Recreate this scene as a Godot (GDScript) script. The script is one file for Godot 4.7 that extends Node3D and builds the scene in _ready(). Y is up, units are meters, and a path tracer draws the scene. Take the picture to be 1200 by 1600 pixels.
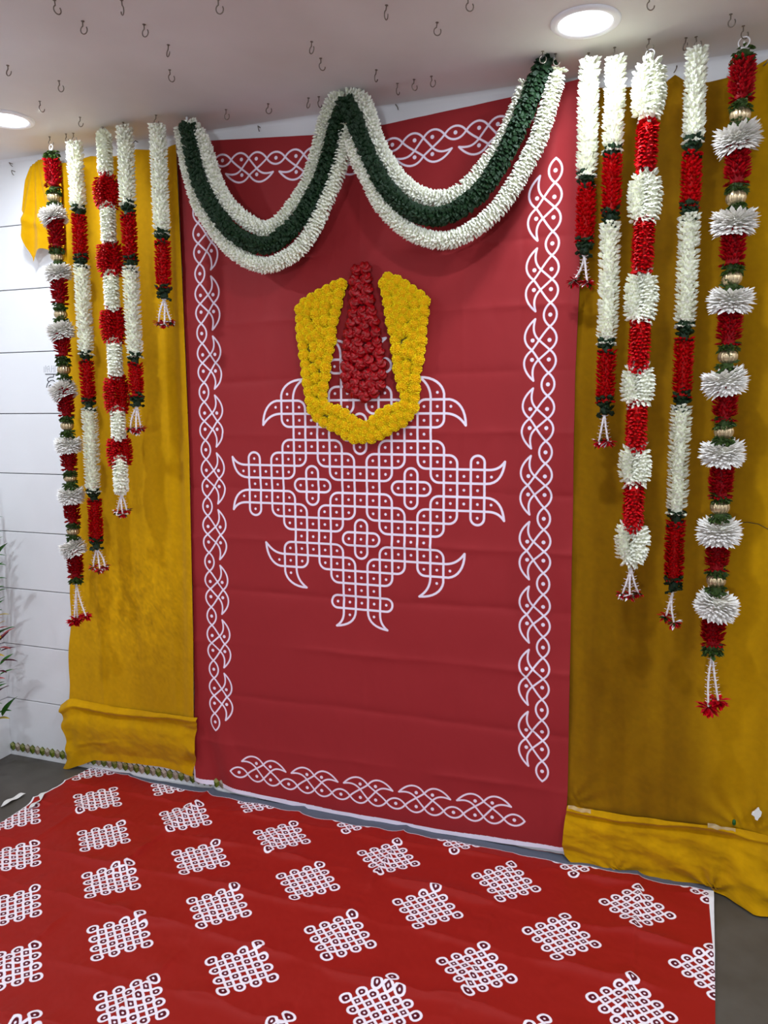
extends Node3D
# A festive wall: a printed red backdrop between two yellow velvet cloths, flower garlands on ceiling hooks, a printed red floor cloth.
# Metres, y up. The decorated wall lies in z = 0 and faces +z, the floor in y = 0, the ceiling in y = 2.6.

const F := 1218.234          # focal length in pixels of the 1200 x 1600 frame
const EYE := Vector3(0, 1.5786, 2.6496)
const TOP := 2.6
const LEFT := -2.8           # the left wall
const RIGHT := 2.0
const FAR := 6.6             # the wall behind the camera

var view: Basis
var back: Basis
var rng := RandomNumberGenerator.new()
var names := {}
var M := {}


# ---------------------------------------------------------------- measuring
func ray(px: float, py: float) -> Vector3:
	return view * Vector3((px - 600.0) / F, -(py - 800.0) / F, -1.0)


func on_z(px: float, py: float, z: float) -> Vector3:
	var d := ray(px, py)
	return EYE + d * ((z - EYE.z) / d.z)


func on_y(px: float, py: float, y: float) -> Vector3:
	var d := ray(px, py)
	return EYE + d * ((y - EYE.y) / d.y)


func y_at(x: float, z: float, py: float) -> float:   # height of the photo's row py on the plumb line through (x, z)
	var a := back * (Vector3(x, 0, z) - EYE)
	var e := back * Vector3.UP
	var k := (py - 800.0) / F
	return (k * a.z - a.y) / (e.y - k * e.z)


static func along(keys: Array, t: float) -> float:   # keys [[t, value], ...]
	if t <= keys[0][0]:
		return keys[0][1]
	for i in range(1, keys.size()):
		if t <= keys[i][0]:
			return lerpf(keys[i - 1][1], keys[i][1], (t - keys[i - 1][0]) / (keys[i][0] - keys[i - 1][0]))
	return keys[-1][1]


# ---------------------------------------------------------------- mesh building
class MB:
	var v := PackedVector3Array()
	var n := PackedVector3Array()
	var c := PackedColorArray()
	var uv := PackedVector2Array()
	var ix := PackedInt32Array()

	func vert(p: Vector3, nn: Vector3, col := Color.WHITE, t := Vector2.ZERO) -> int:
		v.append(p)
		n.append(nn)
		c.append(col)
		uv.append(t)
		return v.size() - 1

	func tri(a: int, b: int, d: int) -> void:   # wound so that the front agrees with the normals
		var g := (v[b] - v[a]).cross(v[d] - v[a])
		if g.dot(n[a] + n[b] + n[d]) > 0.0:
			ix.append_array([a, d, b])
		else:
			ix.append_array([a, b, d])

	func face(a: Vector3, b: Vector3, d: Vector3, out: Vector3, ca: Color, cb: Color, cd: Color) -> void:
		var g := (b - a).cross(d - a)
		if g.length_squared() < 1e-16:
			return
		g = g.normalized()
		if g.dot(out) < 0.0:
			g = -g
		tri(vert(a, g, ca), vert(b, g, cb), vert(d, g, cd))

	func quad(a: Vector3, b: Vector3, d: Vector3, e: Vector3, col := Color.WHITE) -> void:
		var g := (b - a).cross(d - a).normalized()
		var i := vert(a, g, col, Vector2(0, 0))
		vert(b, g, col, Vector2(1, 0))
		vert(d, g, col, Vector2(1, 1))
		vert(e, g, col, Vector2(0, 1))
		tri(i, i + 1, i + 2)
		tri(i, i + 2, i + 3)

	# a box with chamfered edges
	func box(lo: Vector3, hi: Vector3, ch := 0.0, col := Color.WHITE) -> void:
		var m := (lo + hi) / 2.0
		var h := (hi - lo) / 2.0
		for ax in 3:
			for s in [-1.0, 1.0]:
				var q := []
				for w in [[-1, -1], [1, -1], [1, 1], [-1, 1]]:
					var p := Vector3.ZERO
					p[ax] = s * h[ax]
					p[(ax + 1) % 3] = w[0] * (h[(ax + 1) % 3] - ch)
					p[(ax + 2) % 3] = w[1] * (h[(ax + 2) % 3] - ch)
					q.append(m + p)
				var nn := Vector3.ZERO
				nn[ax] = s
				var i := v.size()
				for p in q:
					vert(p, nn, col)
				tri(i, i + 1, i + 2)
				tri(i, i + 2, i + 3)
		if ch > 0.0:
			for ax in 3:
				var b := (ax + 1) % 3
				var d := (ax + 2) % 3
				for s in [-1.0, 1.0]:
					for t in [-1.0, 1.0]:
						var nn := Vector3.ZERO
						nn[b] = s * 0.7071
						nn[d] = t * 0.7071
						var i := v.size()
						for w in [[-1, 0], [1, 0], [1, 1], [-1, 1]]:
							var p := Vector3.ZERO
							p[ax] = w[0] * (h[ax] - ch)
							p[b] = s * (h[b] - (0.0 if w[1] == 0 else ch))
							p[d] = t * (h[d] - (ch if w[1] == 0 else 0.0))
							vert(m + p, nn, col)
						tri(i, i + 1, i + 2)
						tri(i, i + 2, i + 3)

	# a smooth sheet: f(u, v) is the position, front towards «out»; g(u, v, position) the colour, t(position) the texture place
	func sheet(nu: int, nv: int, f: Callable, out: Vector3, g = null, t = null) -> void:
		var base := v.size()
		for j in nv + 1:
			for i in nu + 1:
				var p: Vector3 = f.call(float(i) / nu, float(j) / nv)
				vert(p, out, g.call(float(i) / nu, float(j) / nv, p) if g != null else Color.WHITE, t.call(p) if t != null else Vector2(float(i) / nu, float(j) / nv))
		for j in nv + 1:
			for i in nu + 1:
				var a := v[base + j * (nu + 1) + mini(i + 1, nu)] - v[base + j * (nu + 1) + maxi(i - 1, 0)]
				var b := v[base + mini(j + 1, nv) * (nu + 1) + i] - v[base + maxi(j - 1, 0) * (nu + 1) + i]
				var k := a.cross(b)
				if k.length_squared() > 1e-18:
					k = k.normalized()
					n[base + j * (nu + 1) + i] = k if k.dot(out) >= 0.0 else -k
		for j in nv:
			for i in nu:
				var k := base + j * (nu + 1) + i
				tri(k, k + 1, k + nu + 2)
				tri(k, k + nu + 2, k + nu + 1)

	func tube(path: Array, r: float, sides := 6, col := Color.WHITE, cap := true) -> void:
		var base := v.size()
		var ref := Vector3(0.31, 0.11, 0.94).normalized()
		for i in path.size():
			var d: Vector3 = (path[mini(i + 1, path.size() - 1)] - path[maxi(i - 1, 0)]).normalized()
			var x := ref.cross(d).normalized()
			var y := d.cross(x)
			ref = y.cross(d).normalized() if absf(ref.dot(d)) > 0.95 else ref
			for k in sides:
				var o := x * cos(TAU * k / sides) + y * sin(TAU * k / sides)
				vert(path[i] + o * r, o, col)
		for i in path.size() - 1:
			for k in sides:
				var a := base + i * sides + k
				var b := base + i * sides + (k + 1) % sides
				tri(a, b, b + sides)
				tri(a, b + sides, a + sides)
		if cap:
			for e in [0, path.size() - 1]:
				var d: Vector3 = path[0] - path[1] if e == 0 else path[e] - path[e - 1]
				var m := vert(path[e] + d.normalized() * r * 0.5, d.normalized(), col)
				for k in sides:
					tri(m, base + e * sides + k, base + e * sides + (k + 1) % sides)

	# a turned shape about a vertical axis; profile of Vector2(radius, height); flutes cut the radius
	func lathe(at: Vector3, prof: Array, sides := 24, flutes := 0, cut := 0.0, col := Color.WHITE) -> void:
		var base := v.size()
		for i in prof.size():
			var d: Vector2 = prof[mini(i + 1, prof.size() - 1)] - prof[maxi(i - 1, 0)]
			for k in sides:
				var a := TAU * k / sides
				var r: float = prof[i].x * (1.0 - cut * absf(cos(a * flutes / 2.0)) ** 4)
				var slope: float = cut * flutes * 0.9 * sin(a * flutes) * 0.5
				var nn := Vector3(cos(a) * -d.y, d.x, sin(a) * -d.y)
				nn += Vector3(sin(a), 0, -cos(a)) * slope * nn.length()
				vert(at + Vector3(cos(a) * r, prof[i].y, sin(a) * r), nn.normalized(), col)
		for i in prof.size() - 1:
			for k in sides:
				var a := base + i * sides + k
				var b := base + i * sides + (k + 1) % sides
				tri(a, b, b + sides)
				tri(a, b + sides, a + sides)

	# one petal: a cupped leaf of four facets from p along d, turned by side s
	func petal(p: Vector3, d: Vector3, s: Vector3, ln: float, w: float, cup: float, cb: Color, ct: Color, belly := 0.6) -> void:
		var up := s.cross(d).normalized()
		var m := p + d * ln * belly - up * cup
		var a := p + d * ln * belly - s * w * 0.5 + up * cup
		var b := p + d * ln * belly + s * w * 0.5 + up * cup
		var t := p + d * ln
		var cm := cb.lerp(ct, 0.7)
		var k := up + d * 0.01
		face(p, a, m, k, cb, cm, cm)
		face(a, t, m, k, cm, ct, cm)
		face(t, b, m, k, ct, cm, cm)
		face(b, p, m, k, cm, cb, cm)

	func mesh() -> ArrayMesh:
		var arr := []
		arr.resize(Mesh.ARRAY_MAX)
		arr[Mesh.ARRAY_VERTEX] = v
		arr[Mesh.ARRAY_NORMAL] = n
		arr[Mesh.ARRAY_COLOR] = c
		arr[Mesh.ARRAY_TEX_UV] = uv
		arr[Mesh.ARRAY_INDEX] = ix
		var m := ArrayMesh.new()
		m.add_surface_from_arrays(Mesh.PRIMITIVE_TRIANGLES, arr)
		return m


func numbered(called: String) -> String:
	var k: int = names.get(called, 0)
	names[called] = k + 1
	return called if k == 0 else "%s_%03d" % [called, k]


func tag(o: Node3D, label := "", category := "", group := "", kind := "") -> Node3D:
	for m in [["label", label], ["category", category], ["group", group], ["kind", kind]]:
		if m[1]:
			o.set_meta(m[0], m[1])
	return o


func place(called: String, mesh: Mesh, mat: Material, parent: Node = null) -> MeshInstance3D:
	var o := MeshInstance3D.new()
	o.name = numbered(called) if parent == null else called
	o.mesh = mesh
	o.material_override = mat
	(self if parent == null else parent).add_child(o, true)
	return o


func obj(called: String, mb: MB, mat: Material, parent: Node = null) -> MeshInstance3D:
	return place(called, mb.mesh(), mat, parent)


func thing(called: String, label: String, category: String, at := Vector3.ZERO, group := "") -> Node3D:
	var o := Node3D.new()
	o.name = numbered(called)
	add_child(o)
	o.position = at
	tag(o, label, category, group)
	return o


func struct(called: String, mb: MB, mat: Material) -> MeshInstance3D:
	var o := obj(called, mb, mat)
	o.set_meta("kind", "structure")
	return o


# ---------------------------------------------------------------- materials
func mat(albedo: Color, rough := 0.8, tinted := false) -> StandardMaterial3D:
	var m := StandardMaterial3D.new()
	m.albedo_color = albedo
	m.roughness = rough
	m.metallic_specular = 0.4
	m.vertex_color_use_as_albedo = tinted
	return m


func noise_tex(size: int, freq: float, seed_: int, lo: Color, hi: Color, octaves := 4) -> NoiseTexture2D:
	var f := FastNoiseLite.new()
	f.seed = seed_
	f.frequency = freq
	f.fractal_octaves = octaves
	var r := Gradient.new()
	r.set_color(0, lo)
	r.set_color(1, hi)
	var t := NoiseTexture2D.new()
	t.width = size
	t.height = size
	t.seamless = true
	t.noise = f
	t.color_ramp = r
	return t


func lin(r: float, g: float, b: float) -> Color:   # an sRGB colour as the linear value that vertex colours hold
	return Color(r, g, b).srgb_to_linear()


func make_materials() -> void:
	M.petal = mat(Color.WHITE, 0.75, true)
	M.petal.backlight_enabled = true
	M.petal.backlight = Color(0.35, 0.35, 0.35)
	M.silk = mat(Color.WHITE, 0.5, true)
	M.silk.backlight_enabled = true
	M.silk.backlight = Color(0.2, 0.2, 0.2)
	M.silk.metallic_specular = 0.25
	M.leaf = mat(Color.WHITE, 0.6, true)
	M.gloss = mat(Color.WHITE, 0.4, true)
	M.gold = mat(Color(0.86, 0.76, 0.6), 0.3)
	M.gold.metallic = 0.75
	M.steel = mat(Color(0.5, 0.46, 0.42), 0.38)
	M.steel.metallic = 0.85
	M.cord = mat(Color(0.92, 0.9, 0.9), 0.8)
	M.white = mat(Color(0.93, 0.925, 0.93), 0.45)
	M.dark = mat(Color(0.1, 0.09, 0.09), 0.8)
	M.carcass = mat(Color(0.3, 0.29, 0.3), 0.8)
	M.black = mat(Color(0.05, 0.05, 0.08), 0.6)
	M.grey = mat(Color(0.68, 0.68, 0.72), 0.7)
	M.paper = mat(Color(0.93, 0.92, 0.9), 0.7)
	M.tint = mat(Color.WHITE, 0.5, true)
	M.ceiling = mat(Color(0.9, 0.885, 0.875), 0.55)
	M.ceiling.albedo_texture = noise_tex(512, 0.006, 5, Color(0.93, 0.92, 0.91), Color(1, 1, 1))
	M.ceiling.uv1_triplanar = true
	M.ceiling.uv1_world_triplanar = true
	M.ceiling.uv1_scale = Vector3(0.5, 0.5, 0.5)
	M.floor = mat(Color(0.36, 0.34, 0.315), 0.42)
	M.floor.albedo_texture = noise_tex(1024, 0.008, 9, Color(0.8, 0.79, 0.77), Color(1, 1, 1), 5)
	M.floor.uv1_triplanar = true
	M.floor.uv1_world_triplanar = true
	M.floor.uv1_scale = Vector3(0.6, 0.6, 0.6)
	M.velvet = mat(Color.WHITE, 0.85, true)
	M.velvet.metallic_specular = 0.2
	M.velvet.rim_enabled = true
	M.velvet.rim = 0.15
	M.velvet.rim_tint = 1.0
	M.velvet.albedo_texture = noise_tex(1024, 0.03, 31, Color(0.94, 0.94, 0.93), Color(1, 1, 1), 5)
	M.velvet.uv1_triplanar = true
	M.velvet.uv1_world_triplanar = true
	M.velvet.uv1_scale = Vector3(1.1, 1.1, 1.1)
	M.glow = mat(Color(1, 1, 1), 0.4)
	M.glow.emission_enabled = true
	M.glow.emission = Color(0.93, 0.96, 1.0)
	M.glow.emission_energy_multiplier = 3.5


# ---------------------------------------------------------------- lamps
func downlight(at: Vector3, label: String, energy: float) -> void:
	var t := thing("ceiling_downlight", label, "downlight", at, "round downlights in the ceiling")
	var fr := MB.new()
	fr.lathe(Vector3.ZERO, [Vector2(0.092, 0.0), Vector2(0.092, -0.003), Vector2(0.089, -0.006), Vector2(0.081, -0.008), Vector2(0.0735, -0.0075), Vector2(0.071, -0.004), Vector2(0.071, 0.0)], 48)
	obj("frame", fr, M.white, t)
	var df := MB.new()
	df.lathe(Vector3.ZERO, [Vector2(0.0708, -0.0035), Vector2(0.055, -0.0048), Vector2(0.0001, -0.0052)], 48)
	obj("diffuser", df, M.glow, t)
	var l := AreaLight3D.new()
	l.name = "downlight_light"
	l.area_size = Vector2(0.096, 0.096)
	l.area_normalize_energy = true
	l.light_energy = energy
	l.light_color = Color(0.905, 0.955, 1.0)
	l.area_range = 12.0
	l.shadow_enabled = true
	l.position = Vector3(0, -0.0075, 0)
	l.rotation.x = -PI / 2
	t.add_child(l)


# ---------------------------------------------------------------- the setting
func planks(called: String, wall: Node3D, from: float, to: float, across: Callable) -> void:
	var edges := [-0.002, 0.272, 0.531, 0.79, 1.0485, 1.307, 1.5655, 1.824, 2.0825, 2.341, TOP]
	for k in 10:
		var b := MB.new()
		across.call(b, from, edges[k] + 0.0018, to, edges[k + 1] - 0.0018)
		obj(called, b, M.white, wall)


func build_room() -> void:
	var b := MB.new()
	b.box(Vector3(LEFT - 0.2, -0.15, -0.2), Vector3(RIGHT + 0.2, 0, FAR + 0.2))
	struct("floor", b, M.floor)
	b = MB.new()
	b.box(Vector3(LEFT - 0.2, TOP, -0.2), Vector3(RIGHT + 0.2, TOP + 0.15, FAR + 0.2))
	struct("ceiling", b, M.ceiling)
	# walls: a dark carcass behind white planks with open joints
	b = MB.new()
	b.box(Vector3(LEFT - 0.2, 0, -0.2), Vector3(RIGHT + 0.2, TOP, -0.014))
	var w := struct("wall_back", b, M.carcass)
	planks("plank", w, LEFT - 0.012, RIGHT - 0.001, func(m: MB, x0: float, y0: float, x1: float, y1: float): m.box(Vector3(x0, y0, -0.014), Vector3(x1, y1, 0), 0.0015))
	b = MB.new()
	b.box(Vector3(LEFT - 0.2, 0, -0.2), Vector3(LEFT - 0.014, TOP, FAR + 0.2))
	w = struct("wall_left", b, M.carcass)
	planks("plank", w, -0.001, FAR, func(m: MB, z0: float, y0: float, z1: float, y1: float): m.box(Vector3(LEFT - 0.014, y0, z0), Vector3(LEFT, y1, z1), 0.0015))
	b = MB.new()
	b.box(Vector3(RIGHT, 0, -0.2), Vector3(RIGHT + 0.2, TOP, FAR + 0.2))
	struct("wall_right", b, M.white)
	b = MB.new()
	b.box(Vector3(LEFT - 0.2, 0, FAR), Vector3(RIGHT + 0.2, TOP, FAR + 0.2))
	struct("wall_front", b, M.white)
	# the small white cove where wall and ceiling meet
	b = MB.new()
	b.sheet(120, 4, func(u: float, v: float) -> Vector3:
		var x := lerpf(LEFT, RIGHT, u)
		var r := 0.012 + 0.002 * sin(x * 9.0) + 0.0015 * sin(x * 23.0)
		return Vector3(x, TOP - r * (1.0 - sin(v * PI / 2)), r * (1.0 - cos(v * PI / 2))), Vector3(0, -1, 1))
	struct("trim_1", b, M.white)
	build_tiles()


func build_tiles() -> void:   # a strip of six-sided tiles, each of three diamonds, along the foot of the wall
	var b := MB.new()
	b.box(Vector3(LEFT, 0.0, 0.0), Vector3(RIGHT, 0.017, 0.004), 0.001)
	var s := struct("trim_2", b, M.white)
	var green := [lin(0.42, 0.47, 0.13), lin(0.3, 0.36, 0.08), lin(0.6, 0.6, 0.36)]
	var beige := [lin(0.66, 0.58, 0.5), lin(0.5, 0.43, 0.36), lin(0.78, 0.73, 0.66)]
	var w := 0.0138
	for k in 100:
		var x := LEFT + 0.016 + k * 0.0285
		if x > -0.2:
			break
		var y := 0.041
		var c := Vector3(x, y, 0.006)
		var tone: Array = (green if k % 2 == 0 else beige).map(func(q: Color) -> Color: return q * rng.randf_range(0.8, 1.15))
		var p := []
		for a in 6:
			p.append(Vector3(x + [0.0, w, w, 0.0, -w, -w][a], y + [0.021, 0.0095, -0.0095, -0.021, -0.0095, 0.0095][a], 0.006))
		b = MB.new()
		for a in 6:   # the bevelled rim
			var q0: Vector3 = p[a]
			var q1: Vector3 = p[(a + 1) % 6]
			b.face(q0, q1, Vector3(q1.x, q1.y, 0), q0 - c, tone[1], tone[1], tone[1])
			b.face(q0, Vector3(q1.x, q1.y, 0), Vector3(q0.x, q0.y, 0), q0 - c, tone[1], tone[1], tone[1])
		var m := c + Vector3(0, 0, 0.0022)
		for d in [[0, 1, 5, 2], [1, 2, 3, 0], [5, 4, 3, 1]]:
			var col: Color = tone[d[3]]
			b.face(p[d[0]], p[d[1]], m, Vector3(0, 0, 1), col, col, col)
			b.face(m, p[d[1]] if d[0] != 0 else p[d[2]], p[d[2]] if d[0] != 0 else p[d[0]], Vector3(0, 0, 1), col, col, col)
		obj("tile", b, M.tint, s)


# ---------------------------------------------------------------- printing on cloth
class Print:
	var w: int
	var h: int
	var px: PackedByteArray
	var cov: PackedFloat32Array
	var ink: Color
	var scale: float      # pixels per metre
	var x0: float
	var y0: float         # the metre at the texture's upper left corner
	var down := -1.0      # -1: rows run downwards in y

	func _init(w_: int, h_: int, ground: Color, ink_: Color, scale_: float, x: float, y: float) -> void:
		w = w_
		h = h_
		ink = ink_
		scale = scale_
		x0 = x
		y0 = y
		var im := Image.create(w, h, false, Image.FORMAT_RGBA8)
		im.fill(ground)
		px = im.get_data()
		cov.resize(w * h)

	func at(p: Vector2) -> Vector2:
		return Vector2((p.x - x0) * scale, (p.y - y0) * scale * down)

	func blot(x: int, y: int, a: float) -> void:
		var i := y * w + x
		if a <= cov[i]:
			return
		var f := (a - cov[i]) / (1.0 - cov[i])
		cov[i] = a
		i *= 4
		px[i] = int(lerpf(px[i], ink.r8, f))
		px[i + 1] = int(lerpf(px[i + 1], ink.g8, f))
		px[i + 2] = int(lerpf(px[i + 2], ink.b8, f))
		px[i + 3] = maxi(px[i + 3], int(a * 255.0))

	func seg(a: Vector2, b: Vector2, r: float) -> void:   # in pixels
		var d := b - a
		var q := maxf(d.length_squared(), 1e-6)
		for y in range(maxi(0, int(minf(a.y, b.y) - r - 1)), mini(h - 1, int(maxf(a.y, b.y) + r + 2)) + 1):
			for x in range(maxi(0, int(minf(a.x, b.x) - r - 1)), mini(w - 1, int(maxf(a.x, b.x) + r + 2)) + 1):
				var p := Vector2(x + 0.5, y + 0.5)
				var e := (p - a - d * clampf((p - a).dot(d) / q, 0.0, 1.0)).length()
				if e < r + 0.5:
					blot(x, y, clampf(r + 0.5 - e, 0.0, 0.999))

	func line(pts: Array, width: float) -> void:          # in metres
		for i in pts.size() - 1:
			var a := at(pts[i])
			var b := at(pts[i + 1])
			var k := maxi(1, int(a.distance_to(b) / 9.0))
			for j in k:
				seg(a.lerp(b, float(j) / k), a.lerp(b, float(j + 1) / k), width * scale / 2.0)

	func dot(p: Vector2, r: float) -> void:
		seg(at(p), at(p), r * scale)

	func image() -> Image:
		return Image.create_from_data(w, h, false, Image.FORMAT_RGBA8, px)


static func bez(a: Vector2, b: Vector2, c: Vector2, d: Vector2, k := 10) -> Array:
	var out := []
	for i in k + 1:
		out.append(a.bezier_interpolate(b, c, d, float(i) / k))
	return out


static func rounded(pts: Array, r: float, closed: bool) -> Array:   # a polyline with rounded corners
	var out := []
	var n := pts.size()
	for i in n:
		var p: Vector2 = pts[i]
		if not closed and (i == 0 or i == n - 1):
			out.append(p)
			continue
		var a: Vector2 = pts[(i - 1 + n) % n] - p
		var b: Vector2 = pts[(i + 1) % n] - p
		var ra := minf(r, a.length() / 2.0)
		var rb := minf(r, b.length() / 2.0)
		var p0 := p + a.normalized() * ra
		var p1 := p + b.normalized() * rb
		out.append_array(bez(p0, p0.lerp(p, 0.56), p1.lerp(p, 0.56), p1, 6))
	if closed:
		out.append(out[0])
	return out


func kolam(pr: Print, mid: Vector2, cell: float) -> void:   # the great knot in the middle of the backdrop
	var lines := []
	var s1 := bez(Vector2(-10.95, 2.1), Vector2(-10.85, 1.2), Vector2(-10.5, 0.5), Vector2(-9.6, 0.5), 8)
	s1.append_array(rounded([Vector2(-9.5, 0.5), Vector2(-5.5, 0.5), Vector2(-5.5, 6.6)], 0.62, false))
	s1.append_array(bez(Vector2(-5.5, 6.7), Vector2(-5.45, 7.3), Vector2(-5.2, 7.7), Vector2(-4.65, 8.1), 8))
	lines.append(s1)
	var s2 := bez(Vector2(-10.95, 2.1), Vector2(-10.7, 1.75), Vector2(-10.4, 1.5), Vector2(-9.8, 1.5), 8)
	s2.append_array(rounded([Vector2(-9.6, 1.5), Vector2(-4.5, 1.5), Vector2(-4.5, 6.5), Vector2(-6.8, 6.5)], 0.62, false))
	s2.append_array(bez(Vector2(-6.9, 6.5), Vector2(-7.6, 6.4), Vector2(-8.1, 5.7), Vector2(-8.1, 4.65), 8))
	lines.append(s2)
	var shapes := []
	for s in [[-7.5, -2.5, -0.5, 2.5], [-6.5, -3.5, -1.5, 3.5]]:
		shapes.append(rounded([Vector2(s[0], s[1]), Vector2(s[2], s[1]), Vector2(s[2], s[3]), Vector2(s[0], s[3])], 0.62, true))
	shapes.append(rounded([Vector2(-9.5, -2.5), Vector2(-8.5, -2.5), Vector2(-8.5, 2.5), Vector2(-9.5, 2.5)], 0.5, true))
	shapes.append(rounded([Vector2(-5.5, -0.5), Vector2(-2.5, -0.5), Vector2(-2.5, 0.5), Vector2(-5.5, 0.5)], 0.5, true))
	shapes.append(rounded([Vector2(-4.5, -1.5), Vector2(-3.5, -1.5), Vector2(-3.5, 1.5), Vector2(-4.5, 1.5)], 0.5, true))
	var put := func(q: Vector2) -> Vector2: return mid + Vector2(q.x, -q.y) * cell
	for l in lines:
		for k in 8:
			pr.line(l.map(func(q: Vector2) -> Vector2:
				var r := Vector2(q.x * (1 if k & 1 else -1), q.y * (1 if k & 2 else -1))
				return put.call(Vector2(r.y, r.x) if k & 4 else r)), 0.0088)
	for l in shapes:
		for k in 4:
			pr.line(l.map(func(q: Vector2) -> Vector2: return put.call(q.rotated(PI / 2 * k))), 0.0088)
	var rows := [[9, 8, 7, 5, 4, 3, 1], [10, 9, 8, 7, 6, 4, 2, 1, 0], [9, 7, 6, 5, 3, 2, 1], [6, 5, 4, 3, 2, 0], [5, 4, 3, 1, 0], [6, 5, 4, 3, 2, 0], [7, 6, 5, 3, 2, 1], [6, 2, 1, 0], [1, 0], [2, 1, 0], [1]]
	for v in rows.size():
		for u in rows[v]:
			for s in [[1, 1], [-1, 1], [1, -1], [-1, -1]]:
				pr.dot(put.call(Vector2(u * s[0], v * s[1])), 0.0052)


# the braided border: from the middle of the first eye, «along» one unit's vector, «inward» the side of the horns
func braid(pr: Print, eyes: Array, inward: Vector2, ends := [true, true]) -> void:
	var wide := 0.0072
	for i in eyes.size():
		var e: Vector2 = eyes[i]
		var u: Vector2 = eyes[i + 1] - e if i + 1 < eyes.size() else e - eyes[i - 1]
		var n := inward * u.length()
		var P := func(s: float, t: float) -> Vector2: return e + u * s + n * t
		pr.dot(e, 0.0068)
		for t in [-1, 1]:   # the eye
			pr.line(bez(P.call(-0.166, 0), P.call(-0.075, 0.125 * t), P.call(0.075, 0.125 * t), P.call(0.166, 0)), wide)
		if i + 1 == eyes.size():
			break
		for m in [false, true]:
			var Q := func(s: float, t: float) -> Vector2: return P.call(1.0 - s if m else s, t)
			pr.dot(Q.call(0.36, 0.0), 0.0068)
			pr.dot(Q.call(0.36, 0.245), 0.0068)
			# outer lobe, through the middle crossing, inner curve of the far horn
			var a: Array = bez(Q.call(0.166, 0), Q.call(0.26, -0.125), Q.call(0.4, -0.145), Q.call(0.5, -0.01), 10)
			a.append_array(bez(Q.call(0.5, -0.01), Q.call(0.58, 0.08), Q.call(0.62, 0.125), Q.call(0.65, 0.16), 4))
			a.append_array(bez(Q.call(0.65, 0.16), Q.call(0.74, 0.245), Q.call(0.82, 0.245), Q.call(0.945, 0.215), 8))
			pr.line(a, wide)
			# the straight strand across into the outer curve of the far horn
			var b: Array = bez(Q.call(0.166, 0), Q.call(0.25, 0.09), Q.call(0.4, 0.17), Q.call(0.5, 0.25), 6)
			b.append_array(bez(Q.call(0.5, 0.25), Q.call(0.62, 0.42), Q.call(0.8, 0.385), Q.call(0.945, 0.215), 12))
			pr.line(b, wide)


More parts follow.
